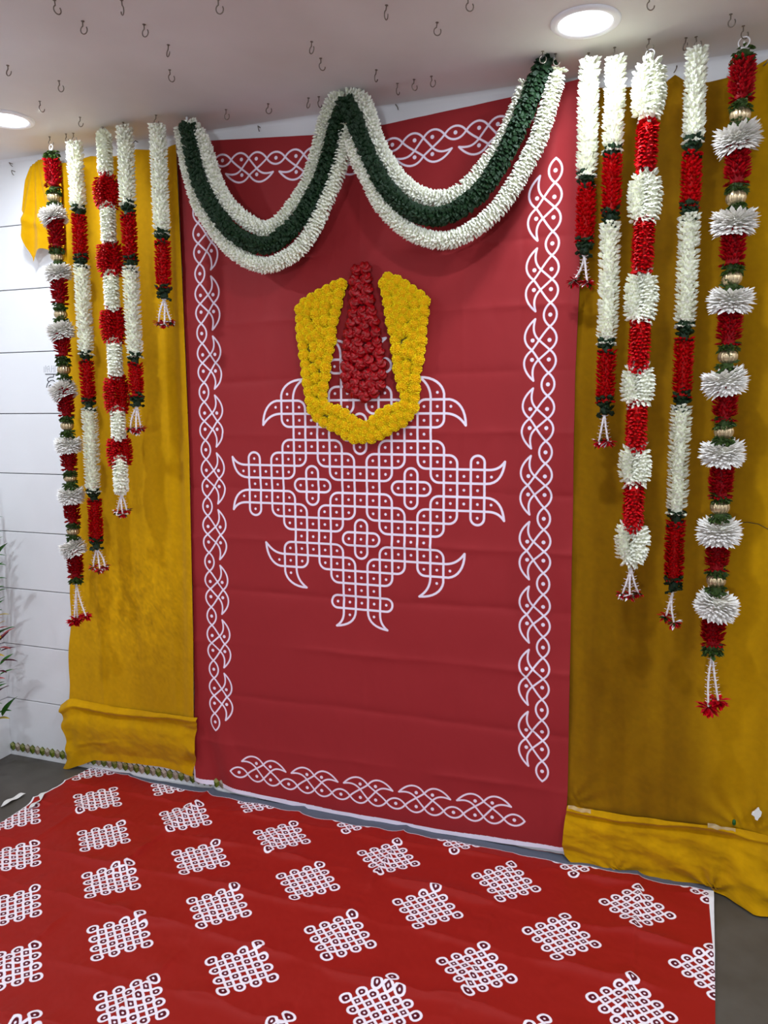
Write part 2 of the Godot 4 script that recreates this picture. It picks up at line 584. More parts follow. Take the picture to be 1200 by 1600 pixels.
func build_backdrop() -> void:
	var pr := Print.new(1228, 2048, Color(0.605, 0.135, 0.15), Color(0.96, 0.91, 0.97), 781.0, -1.832, 2.622)
	kolam(pr, Vector2(-1.0405, 1.296), 0.0483)
	var e := []
	for k in 10:
		e.append(Vector2([-0.364, -0.369, -0.37, -0.373, -0.376, -0.377, -0.374, -0.37, -0.369, -0.363][k], 2.328 - k * 0.2241))
	braid(pr, e, Vector2(-1, 0))
	e = []
	for k in 10:
		e.append(Vector2(-1.688, 2.312 - k * 0.2222))
	braid(pr, e, Vector2(1, 0))
	e = []
	for k in 6:
		e.append(Vector2(-1.584 + k * 0.2252, [0.111, 0.098, 0.094, 0.095, 0.099, 0.11][k]))
	braid(pr, e, Vector2(0, 1))
	e = []
	for k in 6:
		e.append(Vector2(-1.575 + k * 0.2205, [2.487, 2.472, 2.465, 2.467, 2.481, 2.495][k]))
	braid(pr, e, Vector2(0, -1))
	var left := [[228, 276], [420, 285], [540, 290], [700, 296.5], [1000, 303], [1214, 304]].map(func(q): return on_z(q[1], q[0], 0.015))
	var right := [[122, 907], [300, 906.5], [460, 905.5], [590, 898.5], [860, 894], [1240, 887], [1324, 881]].map(func(q): return on_z(q[1], q[0], 0.015))
	var upper := [[276, 228], [328, 219.5], [494, 211], [602, 194.6], [806.5, 150], [907, 123]].map(func(q): return on_z(q[0], q[1], 0.015))
	var lower := [[303, 1219], [387, 1243], [480, 1263], [640, 1293.6], [727, 1308.7], [792, 1318.5], [881, 1329.5]].map(func(q): return on_z(q[0], q[1], 0.015))
	var lx := left.map(func(p): return [-p.y, p.x])
	var rx := right.map(func(p): return [-p.y, p.x])
	var uy := upper.map(func(p): return [p.x, p.y])
	var ly := lower.map(func(p): return [p.x, p.y])
	# the white selvedge along the lower edge
	for x in pr.w:
		var yy := along(ly, pr.x0 + x / pr.scale) + 0.0165 + 0.002 * sin(x * 0.02)
		for y in range(int((pr.y0 - yy) * pr.scale), pr.h):
			pr.blot(x, y, 0.999)
	for y in range(1500, pr.h):   # and the white turned corner at the lower left
		var xx := along(lx, -(pr.y0 - y / pr.scale)) + 0.012 * clampf((y - 1900) / 120.0, 0, 1)
		for x in range(0, int((xx - pr.x0) * pr.scale)):
			pr.blot(x, y, 0.999)
	var m := mat(Color.WHITE, 0.62)
	m.metallic_specular = 0.35
	m.albedo_texture = ImageTexture.create_from_image(pr.image())
	m.rim_enabled = true
	m.rim = 0.15
	var ns := FastNoiseLite.new()
	ns.seed = 3
	ns.frequency = 1.0
	var folds := [2.12, 1.905, 1.69, 1.49, 1.28, 1.085, 0.875, 0.66, 0.445, 0.235]
	var shape := func(u: float, v: float) -> Vector3:
		var yy := lerpf(2.57, 0.03, v)
		var x := lerpf(along(lx, -yy), along(rx, -yy), u)
		var y := lerpf(along(uy, x), along(ly, x), v)
		var z := 0.016 + 0.004 * ns.get_noise_2d(x * 1.4, y * 0.9) + 0.0022 * ns.get_noise_2d(x * 6.0 + 50.0, y * 3.0)
		for i in folds.size():   # pressed folds, each a shallow ridge or valley
			var d: float = y - folds[i] - 0.012 * ns.get_noise_2d(x * 1.2, i * 7.0) - (x + 1.04) * 0.012
			if absf(d) < 0.09:
				z += (0.0055 if i % 2 else -0.0055) * exp(-absf(d) / 0.014) * clampf(0.7 + ns.get_noise_2d(x * 2.5, 30.0 + i * 5.0), 0.1, 1.2)
		for q in [[-1.035, 0.0026], [-1.42, -0.0012], [-0.66, 0.0015], [-0.465, -0.0018]]:
			var d: float = x - q[0] - 0.006 * ns.get_noise_1d(y * 2.0)
			z += q[1] * exp(-absf(d) / 0.01) * clampf(0.7 + ns.get_noise_2d(y * 3.0, q[0] * 9.0), 0.1, 1.2)
		# pulled and slack corners: waves by the lower left corner and the right edge
		var c := clampf(1.0 - absf(x + 1.72) / 0.22, 0, 1) * clampf(1.0 - y / 0.5, 0, 1)
		z += 0.014 * c * sin((x + 1.8) * 38.0 + y * 9.0)
		z += 0.004 * clampf(1.0 - absf(x + 0.3) / 0.06, 0, 1) * (1.0 + sin(y * 14.0))
		return Vector3(x, y, maxf(z, 0.004))
	var b := MB.new()
	b.sheet(190, 330, shape, Vector3(0, 0, 1), null, func(p: Vector3) -> Vector2: return Vector2((p.x - pr.x0) * pr.scale / pr.w, (pr.y0 - p.y) * pr.scale / pr.h))
	var t := thing("backdrop_cloth", "large red backdrop printed with a white looped knot and braided borders, on the wall", "backdrop cloth")
	obj("printed_cloth", b, m, t)
	# the edge of a dark green cloth that shows behind the backdrop's upper left side
	b = MB.new()
	b.sheet(6, 40, func(u: float, v: float) -> Vector3:
		var y := lerpf(2.32, 2.08, v)
		return Vector3(lerpf(-1.768 - 0.008 * sin(v * PI), -1.745, u), y, 0.0025), Vector3(0, 0, 1))
	tag(obj("green_cloth", b, mat(Color(0.08, 0.2, 0.12), 0.8)), "sliver of dark green cloth peeking out between the yellow cloth and red backdrop", "cloth")


func build_floor_cloth() -> void:
	var x0 := -2.365
	var z0 := 0.008
	var pr := Print.new(2048, 1800, Color(0.6, 0.1, 0.065), Color(0.98, 0.94, 0.95), 796.0, x0, z0)
	pr.down = 1.0
	# one knot, stamped over and over
	var cell := 0.0325
	var st := Print.new(190, 190, Color(0.38, 0.05, 0.1, 0.0), Color(0.98, 0.94, 0.97), 796.0, -95.0 / 796.0, -95.0 / 796.0)
	st.down = 1.0
	var crossing := func(a: Vector2i, b: Vector2i) -> bool:
		if absi(a.x) + absi(a.y) > 3 or absi(b.x) + absi(b.y) > 3:
			return false
		if a.y == 0 and b.y == 0:
			return true
		if a.x == b.x and (a.y == 0 or b.y == 0):
			return true
		if a.x == 0 and b.x == 0:
			return true
		return a.y == b.y and absi(a.y) == 2
	for u in range(-3, 4):
		for v in range(-3, 4):
			if absi(u) + absi(v) > 3:
				continue
			var c := Vector2i(u, v)
			var p := Vector2(u, v) * cell
			st.ink = Color(0.34, 0.05, 0.11)
			st.dot(p, 0.012)
	for i in st.cov.size():
		st.cov[i] = 0.0
	st.ink = Color(0.98, 0.94, 0.97)
	for u in range(-3, 4):
		for v in range(-3, 4):
			if absi(u) + absi(v) > 3:
				continue
			var c := Vector2i(u, v)
			var p := Vector2(u, v) * cell
			st.dot(p, 0.0036)
			var far := maxi(absi(u), absi(v)) == 3
			for k in 4:
				var d0: Vector2i = [Vector2i(1, 0), Vector2i(0, 1), Vector2i(-1, 0), Vector2i(0, -1)][k]
				var d1: Vector2i = [Vector2i(0, 1), Vector2i(-1, 0), Vector2i(0, -1), Vector2i(1, 0)][k]
				var x := crossing.call(c, c + d0) as bool
				var y := crossing.call(c, c + d1) as bool
				var f0 := Vector2(d0)
				var f1 := Vector2(d1)
				var r := cell * (0.5 if far else 0.42)
				var a := p + f0 * (cell * 0.5 if x else r)
				var b := p + f1 * (cell * 0.5 if y else r)
				var ta := (f1 - f0).normalized() if x else f1
				var tb := (f0 - f1).normalized() if y else f0
				st.line(bez(a, a + ta * cell * 0.24, b + tb * cell * 0.24, b, 6), 0.0082)
	var im := pr.image()
	var stamp := st.image()
	for i in range(-1, 14):
		for j in range(-1, 11):
			if (i + j) % 2 != 0:
				var q := Vector2(-1.4875 + (i - 4) * 0.2088, 0.2375 + j * 0.2175)
				var a := pr.at(q) - Vector2(95, 95)
				im.blend_rect(stamp, Rect2i(0, 0, 190, 190), Vector2i(a))
	# unprinted edges: a grey band along the wall, white selvedges at the sides
	pr.px = im.get_data()
	pr.ink = Color(0.36, 0.38, 0.43)
	var band := [[-2.37, 0.006], [-2.2, 0.012], [-2.0, 0.034], [-1.78, 0.05], [-1.49, 0.045], [-1.2, 0.066], [-0.93, 0.064], [-0.69, 0.054], [-0.46, 0.056], [-0.23, 0.062], [0.0, 0.066], [0.2, 0.06]]
	for x in pr.w:
		var zz := along(band, x0 + x / pr.scale) + 0.003 * sin(x * 0.05)
		pr.ink = Color(0.36, 0.38, 0.43)
		for y in range(0, int((zz - z0) * pr.scale)):
			pr.blot(x, y, 0.999)
		pr.ink = Color(0.82, 0.8, 0.84)
		var y1 := int((zz - z0) * pr.scale)
		for y in range(maxi(y1, 0), mini(maxi(y1 + 3, 0), pr.h)):
			pr.blot(x, y, 0.9)
	pr.ink = Color(0.92, 0.91, 0.92)
	for y in pr.h:
		for x in range(0, 12):
			pr.blot(x, y, 0.999)
		for x in range(int((0.19 - x0) * pr.scale), pr.w):
			pr.blot(x, y, 0.999)
	var m := mat(Color.WHITE, 0.6)
	m.metallic_specular = 0.3
	m.albedo_texture = ImageTexture.create_from_image(pr.image())
	var ns := FastNoiseLite.new()
	ns.seed = 12
	ns.frequency = 1.0
	var lx := [[0.0, -2.342], [0.15, -2.356], [0.34, -2.358], [0.52, -2.347], [0.9, -2.345], [2.3, -2.345]]
	var rx := [[0.0, 0.207], [0.08, 0.206], [0.4, 0.192], [0.65, 0.18], [2.3, 0.165]]
	var shape := func(u: float, v: float) -> Vector3:
		var z := lerpf(z0, 2.26, v)
		var x := lerpf(along(lx, z), along(rx, z), u)
		if v == 0.0:
			z += 0.004 * sin(x * 6.0)
		var y := 0.004 + 0.0028 * (1.0 + ns.get_noise_2d(x * 2.0, z * 2.0)) + 0.004 * ns.get_noise_2d(x * 5.0 + 9.0, z * 5.0)
		for k in 7:
			var d: float = x + 2.13 - k * 0.42 - 0.02 * ns.get_noise_2d(z * 2.0, k * 4.0)
			y += (0.016 if k % 2 else 0.012) * exp(-absf(d) / (0.011 if d > 0.0 else 0.04)) * clampf(0.6 + 1.1 * ns.get_noise_2d(z * 3.0, k * 9.0 + 3.0), 0.0, 1.2)
		for k in 8:
			var d: float = z - 0.13 - k * 0.225 - 0.03 * ns.get_noise_2d(x * 2.0, k * 6.0) - 0.05 * (x + 1.0) * (0.4 if k % 2 else -0.3)
			y += (0.02 if k % 2 else 0.015) * exp(-absf(d) / (0.011 if d > 0.0 else 0.055)) * clampf(0.5 + 1.2 * ns.get_noise_2d(x * 2.4, k * 11.0 + 40.0), 0.0, 1.2)
		return Vector3(x, maxf(y, 0.002), z)
	var b := MB.new()
	b.sheet(440, 390, shape, Vector3(0, 1, 0), null, func(p: Vector3) -> Vector2: return Vector2((p.x - x0) * pr.scale / pr.w, (p.z - z0) * pr.scale / pr.h))
	var t := thing("floor_cloth", "red cloth with rows of small white knot motifs spread on the floor", "floor cloth")
	obj("printed_cloth", b, m, t)


# ---------------------------------------------------------------- yellow velvet
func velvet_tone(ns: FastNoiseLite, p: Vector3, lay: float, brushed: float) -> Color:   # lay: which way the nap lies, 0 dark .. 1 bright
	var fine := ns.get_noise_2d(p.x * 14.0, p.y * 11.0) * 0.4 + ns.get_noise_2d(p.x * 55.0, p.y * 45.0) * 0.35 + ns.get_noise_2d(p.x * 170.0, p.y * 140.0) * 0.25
	var streak := ns.get_noise_2d(p.x * 9.0, p.y * 0.9) * 0.5 + ns.get_noise_2d(p.x * 3.0, p.y * 1.4) * 0.4  # upright streaks: uneven nap, with soft garland shade put into the colour
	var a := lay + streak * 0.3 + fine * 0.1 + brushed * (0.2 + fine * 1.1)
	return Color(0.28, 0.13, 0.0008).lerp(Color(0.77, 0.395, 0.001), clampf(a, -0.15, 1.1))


func build_velvet() -> void:
	var ns := FastNoiseLite.new()
	ns.seed = 77
	ns.frequency = 1.0
	# ---- the left cloth
	var t := thing("yellow_cloth", "narrow yellow velvet cloth with a folded hem at its foot, beside the white planks", "velvet cloth", Vector3.ZERO, "yellow velvet cloths")
	var red_left := [[228, 276], [420, 285], [540, 290], [700, 296.5], [1000, 303], [1214, 304]].map(func(q):
		var p := on_z(q[1], q[0], 0.02)
		return [-p.y, p.x])
	var red_right := [[122, 907], [300, 906.5], [460, 905.5], [590, 898.5], [860, 894], [1240, 887], [1324, 881]].map(func(q):
		var p := on_z(q[1], q[0], 0.015)
		return [-p.y, p.x])
	var lx := [[-2.57, -2.37], [-2.2, -2.362], [-1.69, -2.345], [-1.2, -2.35], [-0.9, -2.375], [-0.6, -2.405], [-0.3, -2.432]]
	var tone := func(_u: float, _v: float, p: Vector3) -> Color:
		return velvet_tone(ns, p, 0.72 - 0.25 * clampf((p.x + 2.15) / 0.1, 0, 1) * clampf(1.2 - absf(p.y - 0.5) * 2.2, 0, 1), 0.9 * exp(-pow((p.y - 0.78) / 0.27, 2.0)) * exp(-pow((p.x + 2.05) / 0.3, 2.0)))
	var b := MB.new()
	b.sheet(70, 220, func(u: float, v: float) -> Vector3:
		var y := lerpf(2.565 - 0.012 * absf(sin(u * 9.0)), 0.29, v)
		var l := along(lx, -y)
		var x := lerpf(l + 0.005 * sin(y * 21.0), along(red_left, -y) + 0.004, u)
		var z := 0.02 + 0.006 * sin(x * 22.0 + 0.6 * sin(y * 2.0)) * (0.4 + 0.6 * ns.get_noise_2d(x * 2.0, y)) + 0.006 * ns.get_noise_2d(x * 3.0, y * 1.2)
		z += 0.004 * exp(-absf(x + 2.235) / 0.006) + 0.003 * exp(-absf(x + 1.86 + 0.01 * sin(y * 3.0)) / 0.006) - 0.002 * exp(-absf(x + 2.05) / 0.008)
		z = lerpf(z, 0.031, smoothstep(0.9, 0.97, u))
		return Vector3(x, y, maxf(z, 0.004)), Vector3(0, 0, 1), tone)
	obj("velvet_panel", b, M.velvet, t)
	# the gathered corner that flares out over the planks
	b = MB.new()
	var fl := [[-2.572, -2.438], [-2.5, -2.475], [-2.387, -2.509], [-2.36, -2.492], [-2.284, -2.5], [-2.24, -2.485], [-2.195, -2.463]]
	b.sheet(36, 60, func(u: float, v: float) -> Vector3:
		var low := 2.2 + 0.028 * sin(clampf((u - 0.08) / 0.6, 0, 1) * PI) - 0.02 * clampf(1.0 - u / 0.06, 0, 1)
		var y := lerpf(2.572 - 0.02 * clampf(1.0 - u / 0.2, 0, 1), low, v)
		var l := along(fl, -y)
		var x := lerpf(l, -2.3, pow(u, 0.9))
		var fan := atan2(x + 2.42, 2.62 - y)
		var z := 0.034 + 0.012 * sin(fan * 26.0 + 1.0) * clampf(v * 2.0, 0.3, 1.0) * (1.0 - u * 0.7) + 0.012 * (1.0 - u) * v + 0.01 * exp(-pow((y - 2.35 + 0.3 * (x + 2.5)) / 0.02, 2.0)) * (1.0 - u)
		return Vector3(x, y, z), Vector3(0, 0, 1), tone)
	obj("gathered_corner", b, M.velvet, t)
	b = MB.new()
	var up := [[-2.475, 0.284], [-2.43, 0.318], [-2.4, 0.325], [-2.1, 0.316], [-1.765, 0.327]]
	var dn := [[-2.47, 0.0], [-2.43, 0.004], [-2.36, 0.03], [-2.3, 0.058], [-2.1, 0.072], [-1.95, 0.08], [-1.85, 0.072], [-1.79, 0.066]]
	b.sheet(90, 44, func(u: float, v: float) -> Vector3:
		var x0 := lerpf(-2.474, -1.766, u)
		var l := along([[0.0, -2.474], [0.2, -2.45], [0.5, -2.437], [0.75, -2.43], [1.0, -2.462]], v) + 0.006 * sin(v * 16.0)
		var r := along([[0.0, -1.765], [0.5, -1.768], [0.75, -1.785], [1.0, -1.792]], v) + 0.006 * sin(v * 11.0 + 1.0)
		var x := lerpf(l, r, u)
		var y := lerpf(along(up, x0), along(dn, x), v)
		var z := 0.024 + 0.024 * sin(minf(v * 1.15, 1.0) * PI) + 0.018 * exp(-pow((v - 0.06 - 0.03 * sin(u * 5.0)) / 0.035, 2.0)) - 0.008 * exp(-pow((v - 0.2) / 0.06, 2.0))
		z += 0.008 * ns.get_noise_2d(x * 7.0, y * 9.0) + 0.012 * exp(-pow((u - 0.05) / 0.05, 2.0)) * sin(v * 9.0) + 0.006 * exp(-pow((v - 0.62 - 0.06 * sin(u * 9.0)) / 0.03, 2.0)) * clampf(1.0 - absf(u - 0.25) * 4.0, 0, 1)
		z += 0.01 * clampf(1.0 - absf(u - 0.98) / 0.1, 0, 1) * sin(v * 14.0)
		z += v * clampf(1.0 - absf(x + 2.45) / 0.12, 0, 1) * 0.02
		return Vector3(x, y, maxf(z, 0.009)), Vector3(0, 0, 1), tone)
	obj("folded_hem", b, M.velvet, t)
	# ---- the right cloth
	t = thing("yellow_cloth", "wide golden yellow velvet cloth with a taped foot, behind the longest beaded garland", "velvet cloth", Vector3.ZERO, "yellow velvet cloths")
	var top := [[-0.3, 2.578], [-0.228, 2.558], [-0.15, 2.55], [-0.049, 2.546], [-0.012, 2.569], [0.016, 2.543], [0.076, 2.532], [0.131, 2.536], [0.19, 2.55], [0.24, 2.575], [0.3, 2.545], [0.45, 2.53], [0.6, 2.56], [0.8, 2.54], [1.0, 2.57]]
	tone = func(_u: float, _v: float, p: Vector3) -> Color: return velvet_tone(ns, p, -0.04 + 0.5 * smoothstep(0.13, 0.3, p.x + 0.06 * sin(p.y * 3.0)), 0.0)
	b = MB.new()
	b.sheet(110, 220, func(u: float, v: float) -> Vector3:
		var xx := lerpf(-0.297, 1.0, u)
		var y := lerpf(along(top, xx), 0.19, v)
		var x := lerpf(along(red_right, -y) - 0.008, 1.0, u)
		var z := 0.012 + 0.006 * ns.get_noise_2d(x * 3.0 + 7.0, y * 1.1)
		z += 0.005 * sin(x * 17.0 + 0.5 * sin(y * 2.3)) * (0.5 + 0.5 * ns.get_noise_2d(x * 2.0 + 20.0, y)) * (0.4 + exp(-v * 3.0))
		for q in [[-0.2, 0.003], [-0.03, -0.002], [0.14, 0.003], [0.33, 0.006]]:
			z += q[1] * exp(-absf(x - q[0] - 0.008 * sin(y * 2.6)) / 0.007)
		# gathers that fan out from the pins in the top edge, and from the pinned foot
		for q in [[-0.012, 2.57], [0.24, 2.575]]:
			var d := Vector2(x - q[0], y - q[1])
			z += 0.007 * sin(atan2(d.x, -d.y) * 9.0) * exp(-d.length() / 0.16) * clampf(d.length() / 0.04, 0, 1)
		for q in [[-0.27, 0.2], [0.3, 0.2]]:
			var d := Vector2(x - q[0], y - q[1])
			z += 0.007 * sin(atan2(d.y, d.x) * 13.0) * exp(-d.length() / 0.12) * clampf(d.length() / 0.03, 0, 1)
		z = lerpf(minf(z, 0.006), z, smoothstep(0.0, 0.025, u))
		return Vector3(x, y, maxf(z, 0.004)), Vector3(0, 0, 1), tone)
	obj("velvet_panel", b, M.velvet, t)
	b = MB.new()
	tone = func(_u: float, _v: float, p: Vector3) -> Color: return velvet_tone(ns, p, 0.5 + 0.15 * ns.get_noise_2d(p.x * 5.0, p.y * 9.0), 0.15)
	var upr := [[-0.29, 0.2], [-0.1, 0.2], [0.05, 0.207], [0.256, 0.222], [0.3, 0.214], [0.37, 0.206], [0.6, 0.21], [1.0, 0.22]]
	b.sheet(150, 50, func(u: float, v: float) -> Vector3:
		var l := along([[0.0, -0.273], [0.3, -0.28], [0.7, -0.284], [0.9, -0.276], [1.0, -0.25]], v)
		var x := lerpf(l, 1.0, u)
		var sag := along([[-0.3, 0.0], [0.17, 0.0], [0.24, 0.25], [0.32, 1.0], [1.0, 1.0]], x)
		var y := lerpf(along(upr, x), 0.006, v)
		var z := 0.02 + (0.026 + 0.05 * sag) * sin(minf(v * 0.62, 1.0) * PI) + 0.016 * exp(-pow((v - 0.05 - 0.02 * sin(u * 14.0)) / 0.04, 2.0)) - 0.008 * exp(-pow((v - 0.16) / 0.05, 2.0)) + sag * 0.05 * v * v
		z += 0.01 * ns.get_noise_2d(x * 5.0 + 3.0, y * 11.0) + 0.004 * sin(y * 70.0 + x * 14.0 + 3.0 * ns.get_noise_2d(x * 4.0, y * 4.0)) * clampf(ns.get_noise_2d(x * 3.0 + 11.0, y * 3.0) + 0.35, 0, 1)
		# wrinkles pulled towards the pins
		z += 0.006 * sin((v * 9.0 + x * 9.0)) * exp(-absf(x + 0.27) / 0.2)
		var d := Vector2(x + 0.1, (v - 1.02) * 0.2)
		z += 0.006 * sin(atan2(d.y, d.x) * 8.0) * exp(-d.length() / 0.07)
		d = Vector2(x - 0.2, (v - 1.0) * 0.2)
		z += 0.012 * sin(atan2(d.y, d.x) * 7.0 + 0.6) * exp(-d.length() / 0.1)
		z += 0.012 * sin(v * 15.0 - x * 24.0) * exp(-absf(x - 0.38) / 0.13)
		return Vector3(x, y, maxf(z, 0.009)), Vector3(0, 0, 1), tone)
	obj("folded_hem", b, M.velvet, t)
	# tapes, the hole in the cloth, a green scrap and a loose wire
	var tape := mat(Color(0.88, 0.8, 0.62, 0.62), 0.25)
	tape.transparency = BaseMaterial3D.TRANSPARENCY_ALPHA
	for q in [[888, 1258, 923, 1270, 0.038, "clear"], [1106, 1286, 1149, 1301, 0.04, "clear"]]:
		b = MB.new()
		var p0 := on_z(q[0], q[1], q[4])
		var p1 := on_z(q[2], q[3], q[4])
		b.sheet(12, 4, func(u: float, v: float) -> Vector3:
			return Vector3(lerpf(p0.x, p1.x, u), lerpf(p0.y, p1.y - 0.004, v * 0.75 + 0.25 * u) + 0.002 * sin(u * 9.0), q[4] + 0.0015 * sin(u * 17.0 + v * 3.0)), Vector3(0, 0, 1))
		tag(obj("tape_strip", b, tape), "strip of clear tape on the right yellow cloth's fold, beside the red backdrop" if q[0] < 1000 else "strip of clear tape on the right yellow cloth's fold, beside the tiny green scrap", "tape", "tape strips on the yellow cloth")
	b = MB.new()
	var hole := on_z(1182, 1272, 0.033)
	var rim := [[-0.006, 0.008], [0.002, 0.019], [0.006, 0.022], [0.01, 0.012], [0.015, 0.008], [0.013, -0.006], [0.008, -0.012], [0.004, -0.022], [-0.003, -0.019], [-0.005, -0.01], [-0.014, -0.004], [-0.012, 0.003]]
	for k in rim.size():
		var r0 := Vector3(rim[k][0], rim[k][1], 0)
		var r1 := Vector3(rim[(k + 1) % rim.size()][0], rim[(k + 1) % rim.size()][1], 0)
		b.face(hole, hole + r0, hole + r1, Vector3(0, 0, 1), Color.WHITE, Color.WHITE, Color.WHITE)
		b.face(hole + r0, hole + r1, hole + r1 - Vector3(0, 0, 0.006), r0, Color.WHITE, Color.WHITE, Color.WHITE)
		b.face(hole + r0, hole + r1 - Vector3(0, 0, 0.006), hole + r0 - Vector3(0, 0, 0.006), r0, Color.WHITE, Color.WHITE, Color.WHITE)
	tag(obj("white_scrap", b, M.paper), "ragged white scrap stuck to the lower right of the yellow cloth", "scrap")
	b = MB.new()
	var g := on_z(1147, 1285, 0.042)
	b.lathe(g, [Vector2(0.0005, -0.011), Vector2(0.005, -0.007), Vector2(0.0058, 0.0), Vector2(0.005, 0.007), Vector2(0.0005, 0.011)], 10)
	tag(obj("green_scrap", b, mat(Color(0.1, 0.35, 0.14), 0.5)), "tiny green scrap on the fold of the right yellow cloth", "scrap")
	b = MB.new()
	b.tube([on_z(1155, 817, 0.04), on_z(1168, 816, 0.045), on_z(1185, 819, 0.05), on_z(1200, 827, 0.05), on_z(1222, 846, 0.04)], 0.0012, 5)
	tag(obj("loose_wire", b, M.dark), "thin dark wire lying across the yellow cloth behind the longest beaded garland", "wire")


# ---------------------------------------------------------------- flowers
const KINDS := {
	"white": {"name": "white_flower_section", "n": 11, "step": 0.0102, "w": 0.0145, "tilt": 0.46, "wild": 0.2, "base": [0.93, 0.93, 0.8], "tip": [0.99, 0.985, 0.93]},
	"red": {"name": "red_flower_section", "n": 12, "step": 0.0088, "w": 0.0118, "tilt": 0.5, "wild": 0.2, "base": [0.45, 0.01, 0.03], "tip": [0.8, 0.035, 0.06]},
	"wine": {"name": "red_flower_section", "n": 15, "step": 0.0072, "w": 0.0105, "tilt": 0.5, "wild": 0.2, "base": [0.36, 0.01, 0.04], "tip": [0.66, 0.025, 0.075]},
	"leaf": {"name": "leaf_ring", "n": 9, "step": 0.0095, "w": 0.02, "tilt": 0.7, "wild": 0.3, "base": [0.04, 0.11, 0.05], "tip": [0.085, 0.19, 0.085]},
	"sprig": {"name": "leaf_ring", "n": 12, "step": 0.0075, "w": 0.0125, "tilt": -0.5, "wild": 0.3, "base": [0.11, 0.18, 0.06], "tip": [0.24, 0.33, 0.1]},
}


func sweep(mb: MB, path: Array, kind: String, r: float, ring_n := 0) -> void:   # petals packed around a strand
	var k: Dictionary = KINDS[kind]
	var cb := lin(k.base[0], k.base[1], k.base[2])
	var ct := lin(k.tip[0], k.tip[1], k.tip[2])
	var cv := Curve3D.new()
	cv.bake_interval = 0.01
	for p in path:
		cv.add_point(p)
	var total := cv.get_baked_length()
	var core := []
	var m := maxi(2, int(total / 0.02))
	for i in m + 1:
		core.append(cv.sample_baked(total * i / m, true))
	mb.tube(core, r * 0.52, 8, cb.lerp(ct, 0.5))
	var rings := maxi(2, int(total / k.step))
	var n: int = ring_n if ring_n else k.n
	for i in rings + 1:
		var s := total * i / rings
		var p := cv.sample_baked(s, true)
		var d := (cv.sample_baked(minf(s + 0.004, total), true) - cv.sample_baked(maxf(s - 0.004, 0.0), true)).normalized()
		var x := d.cross(Vector3(0.13, 0.05, 0.99)).normalized()
		var y := d.cross(x)
		for j in n:
			var a := TAU * (j + 0.5 * (i % 2) + rng.randf_range(-0.25, 0.25)) / n
			var o := x * cos(a) + y * sin(a)
			var side := d.cross(o)
			var t: float = k.tilt + rng.randf_range(-1, 1) * k.wild
			if i == rings:
				t = -absf(t) * 0.5
			var out := (o * cos(t) - d * sin(t)).normalized()   # petals lean back towards the start of the strand
			out = (out + side * rng.randf_range(-1, 1) * k.wild * 0.8).normalized()
			var ln := r * 0.6 / cos(t) * rng.randf_range(0.86, 1.1)
			var shade := rng.randf_range(0.8, 1.12)
			mb.petal(p + o * r * 0.4 + d * rng.randf_range(-0.002, 0.002), out, side, ln, k.w * rng.randf_range(0.85, 1.2), k.w * 0.22, cb * shade, ct * shade, 0.66)


func chrysanthemum(mb: MB, at: Vector3, axis: Vector3, r: float, thick: float) -> void:
	var x := axis.cross(Vector3(0.1, 0.2, 1)).normalized()
	var y := axis.cross(x).normalized()
	var cb := lin(0.92, 0.9, 0.84)
	var ct := lin(0.985, 0.965, 0.95)
	for ring in 9:
		var e := lerpf(-0.58, 0.5, ring / 8.0)
		var n := 30 if absf(e) < 0.4 else 24
		for j in n:
			var a := TAU * (j + 0.5 * (ring % 2) + rng.randf_range(-0.3, 0.3)) / n
			var o := x * cos(a) + y * sin(a)
			var out := (o * cos(e) + axis * (sin(e) + rng.randf_range(-0.12, 0.12))).normalized()
			var side := axis.cross(o).normalized()
			var shade := rng.randf_range(0.85, 1.08)
			mb.petal(at + o * r * 0.3 + axis * thick * 0.5 * sin(e), out, side, r * 0.72 * rng.randf_range(0.85, 1.08) * (1.0 - 0.1 * absf(e)), r * 0.21, r * 0.03, cb * shade, ct * shade, 0.72)
	mb.lathe(at, [Vector2(0.001, -thick * 0.32), Vector2(r * 0.45, -thick * 0.2), Vector2(r * 0.45, thick * 0.2), Vector2(0.001, thick * 0.32)], 12, 0, 0.0, cb)


func bead_shape(mb: MB, at: Vector3, r: float, h: float) -> void:
	var prof := []
	for i in 15:
		var a := lerpf(-PI / 2, PI / 2, i / 14.0)
		prof.append(Vector2(maxf(r * pow(cos(a), 0.75), 0.004), h * 0.5 * sin(a)))
	mb.lathe(at, prof, 72, 16, 0.13)


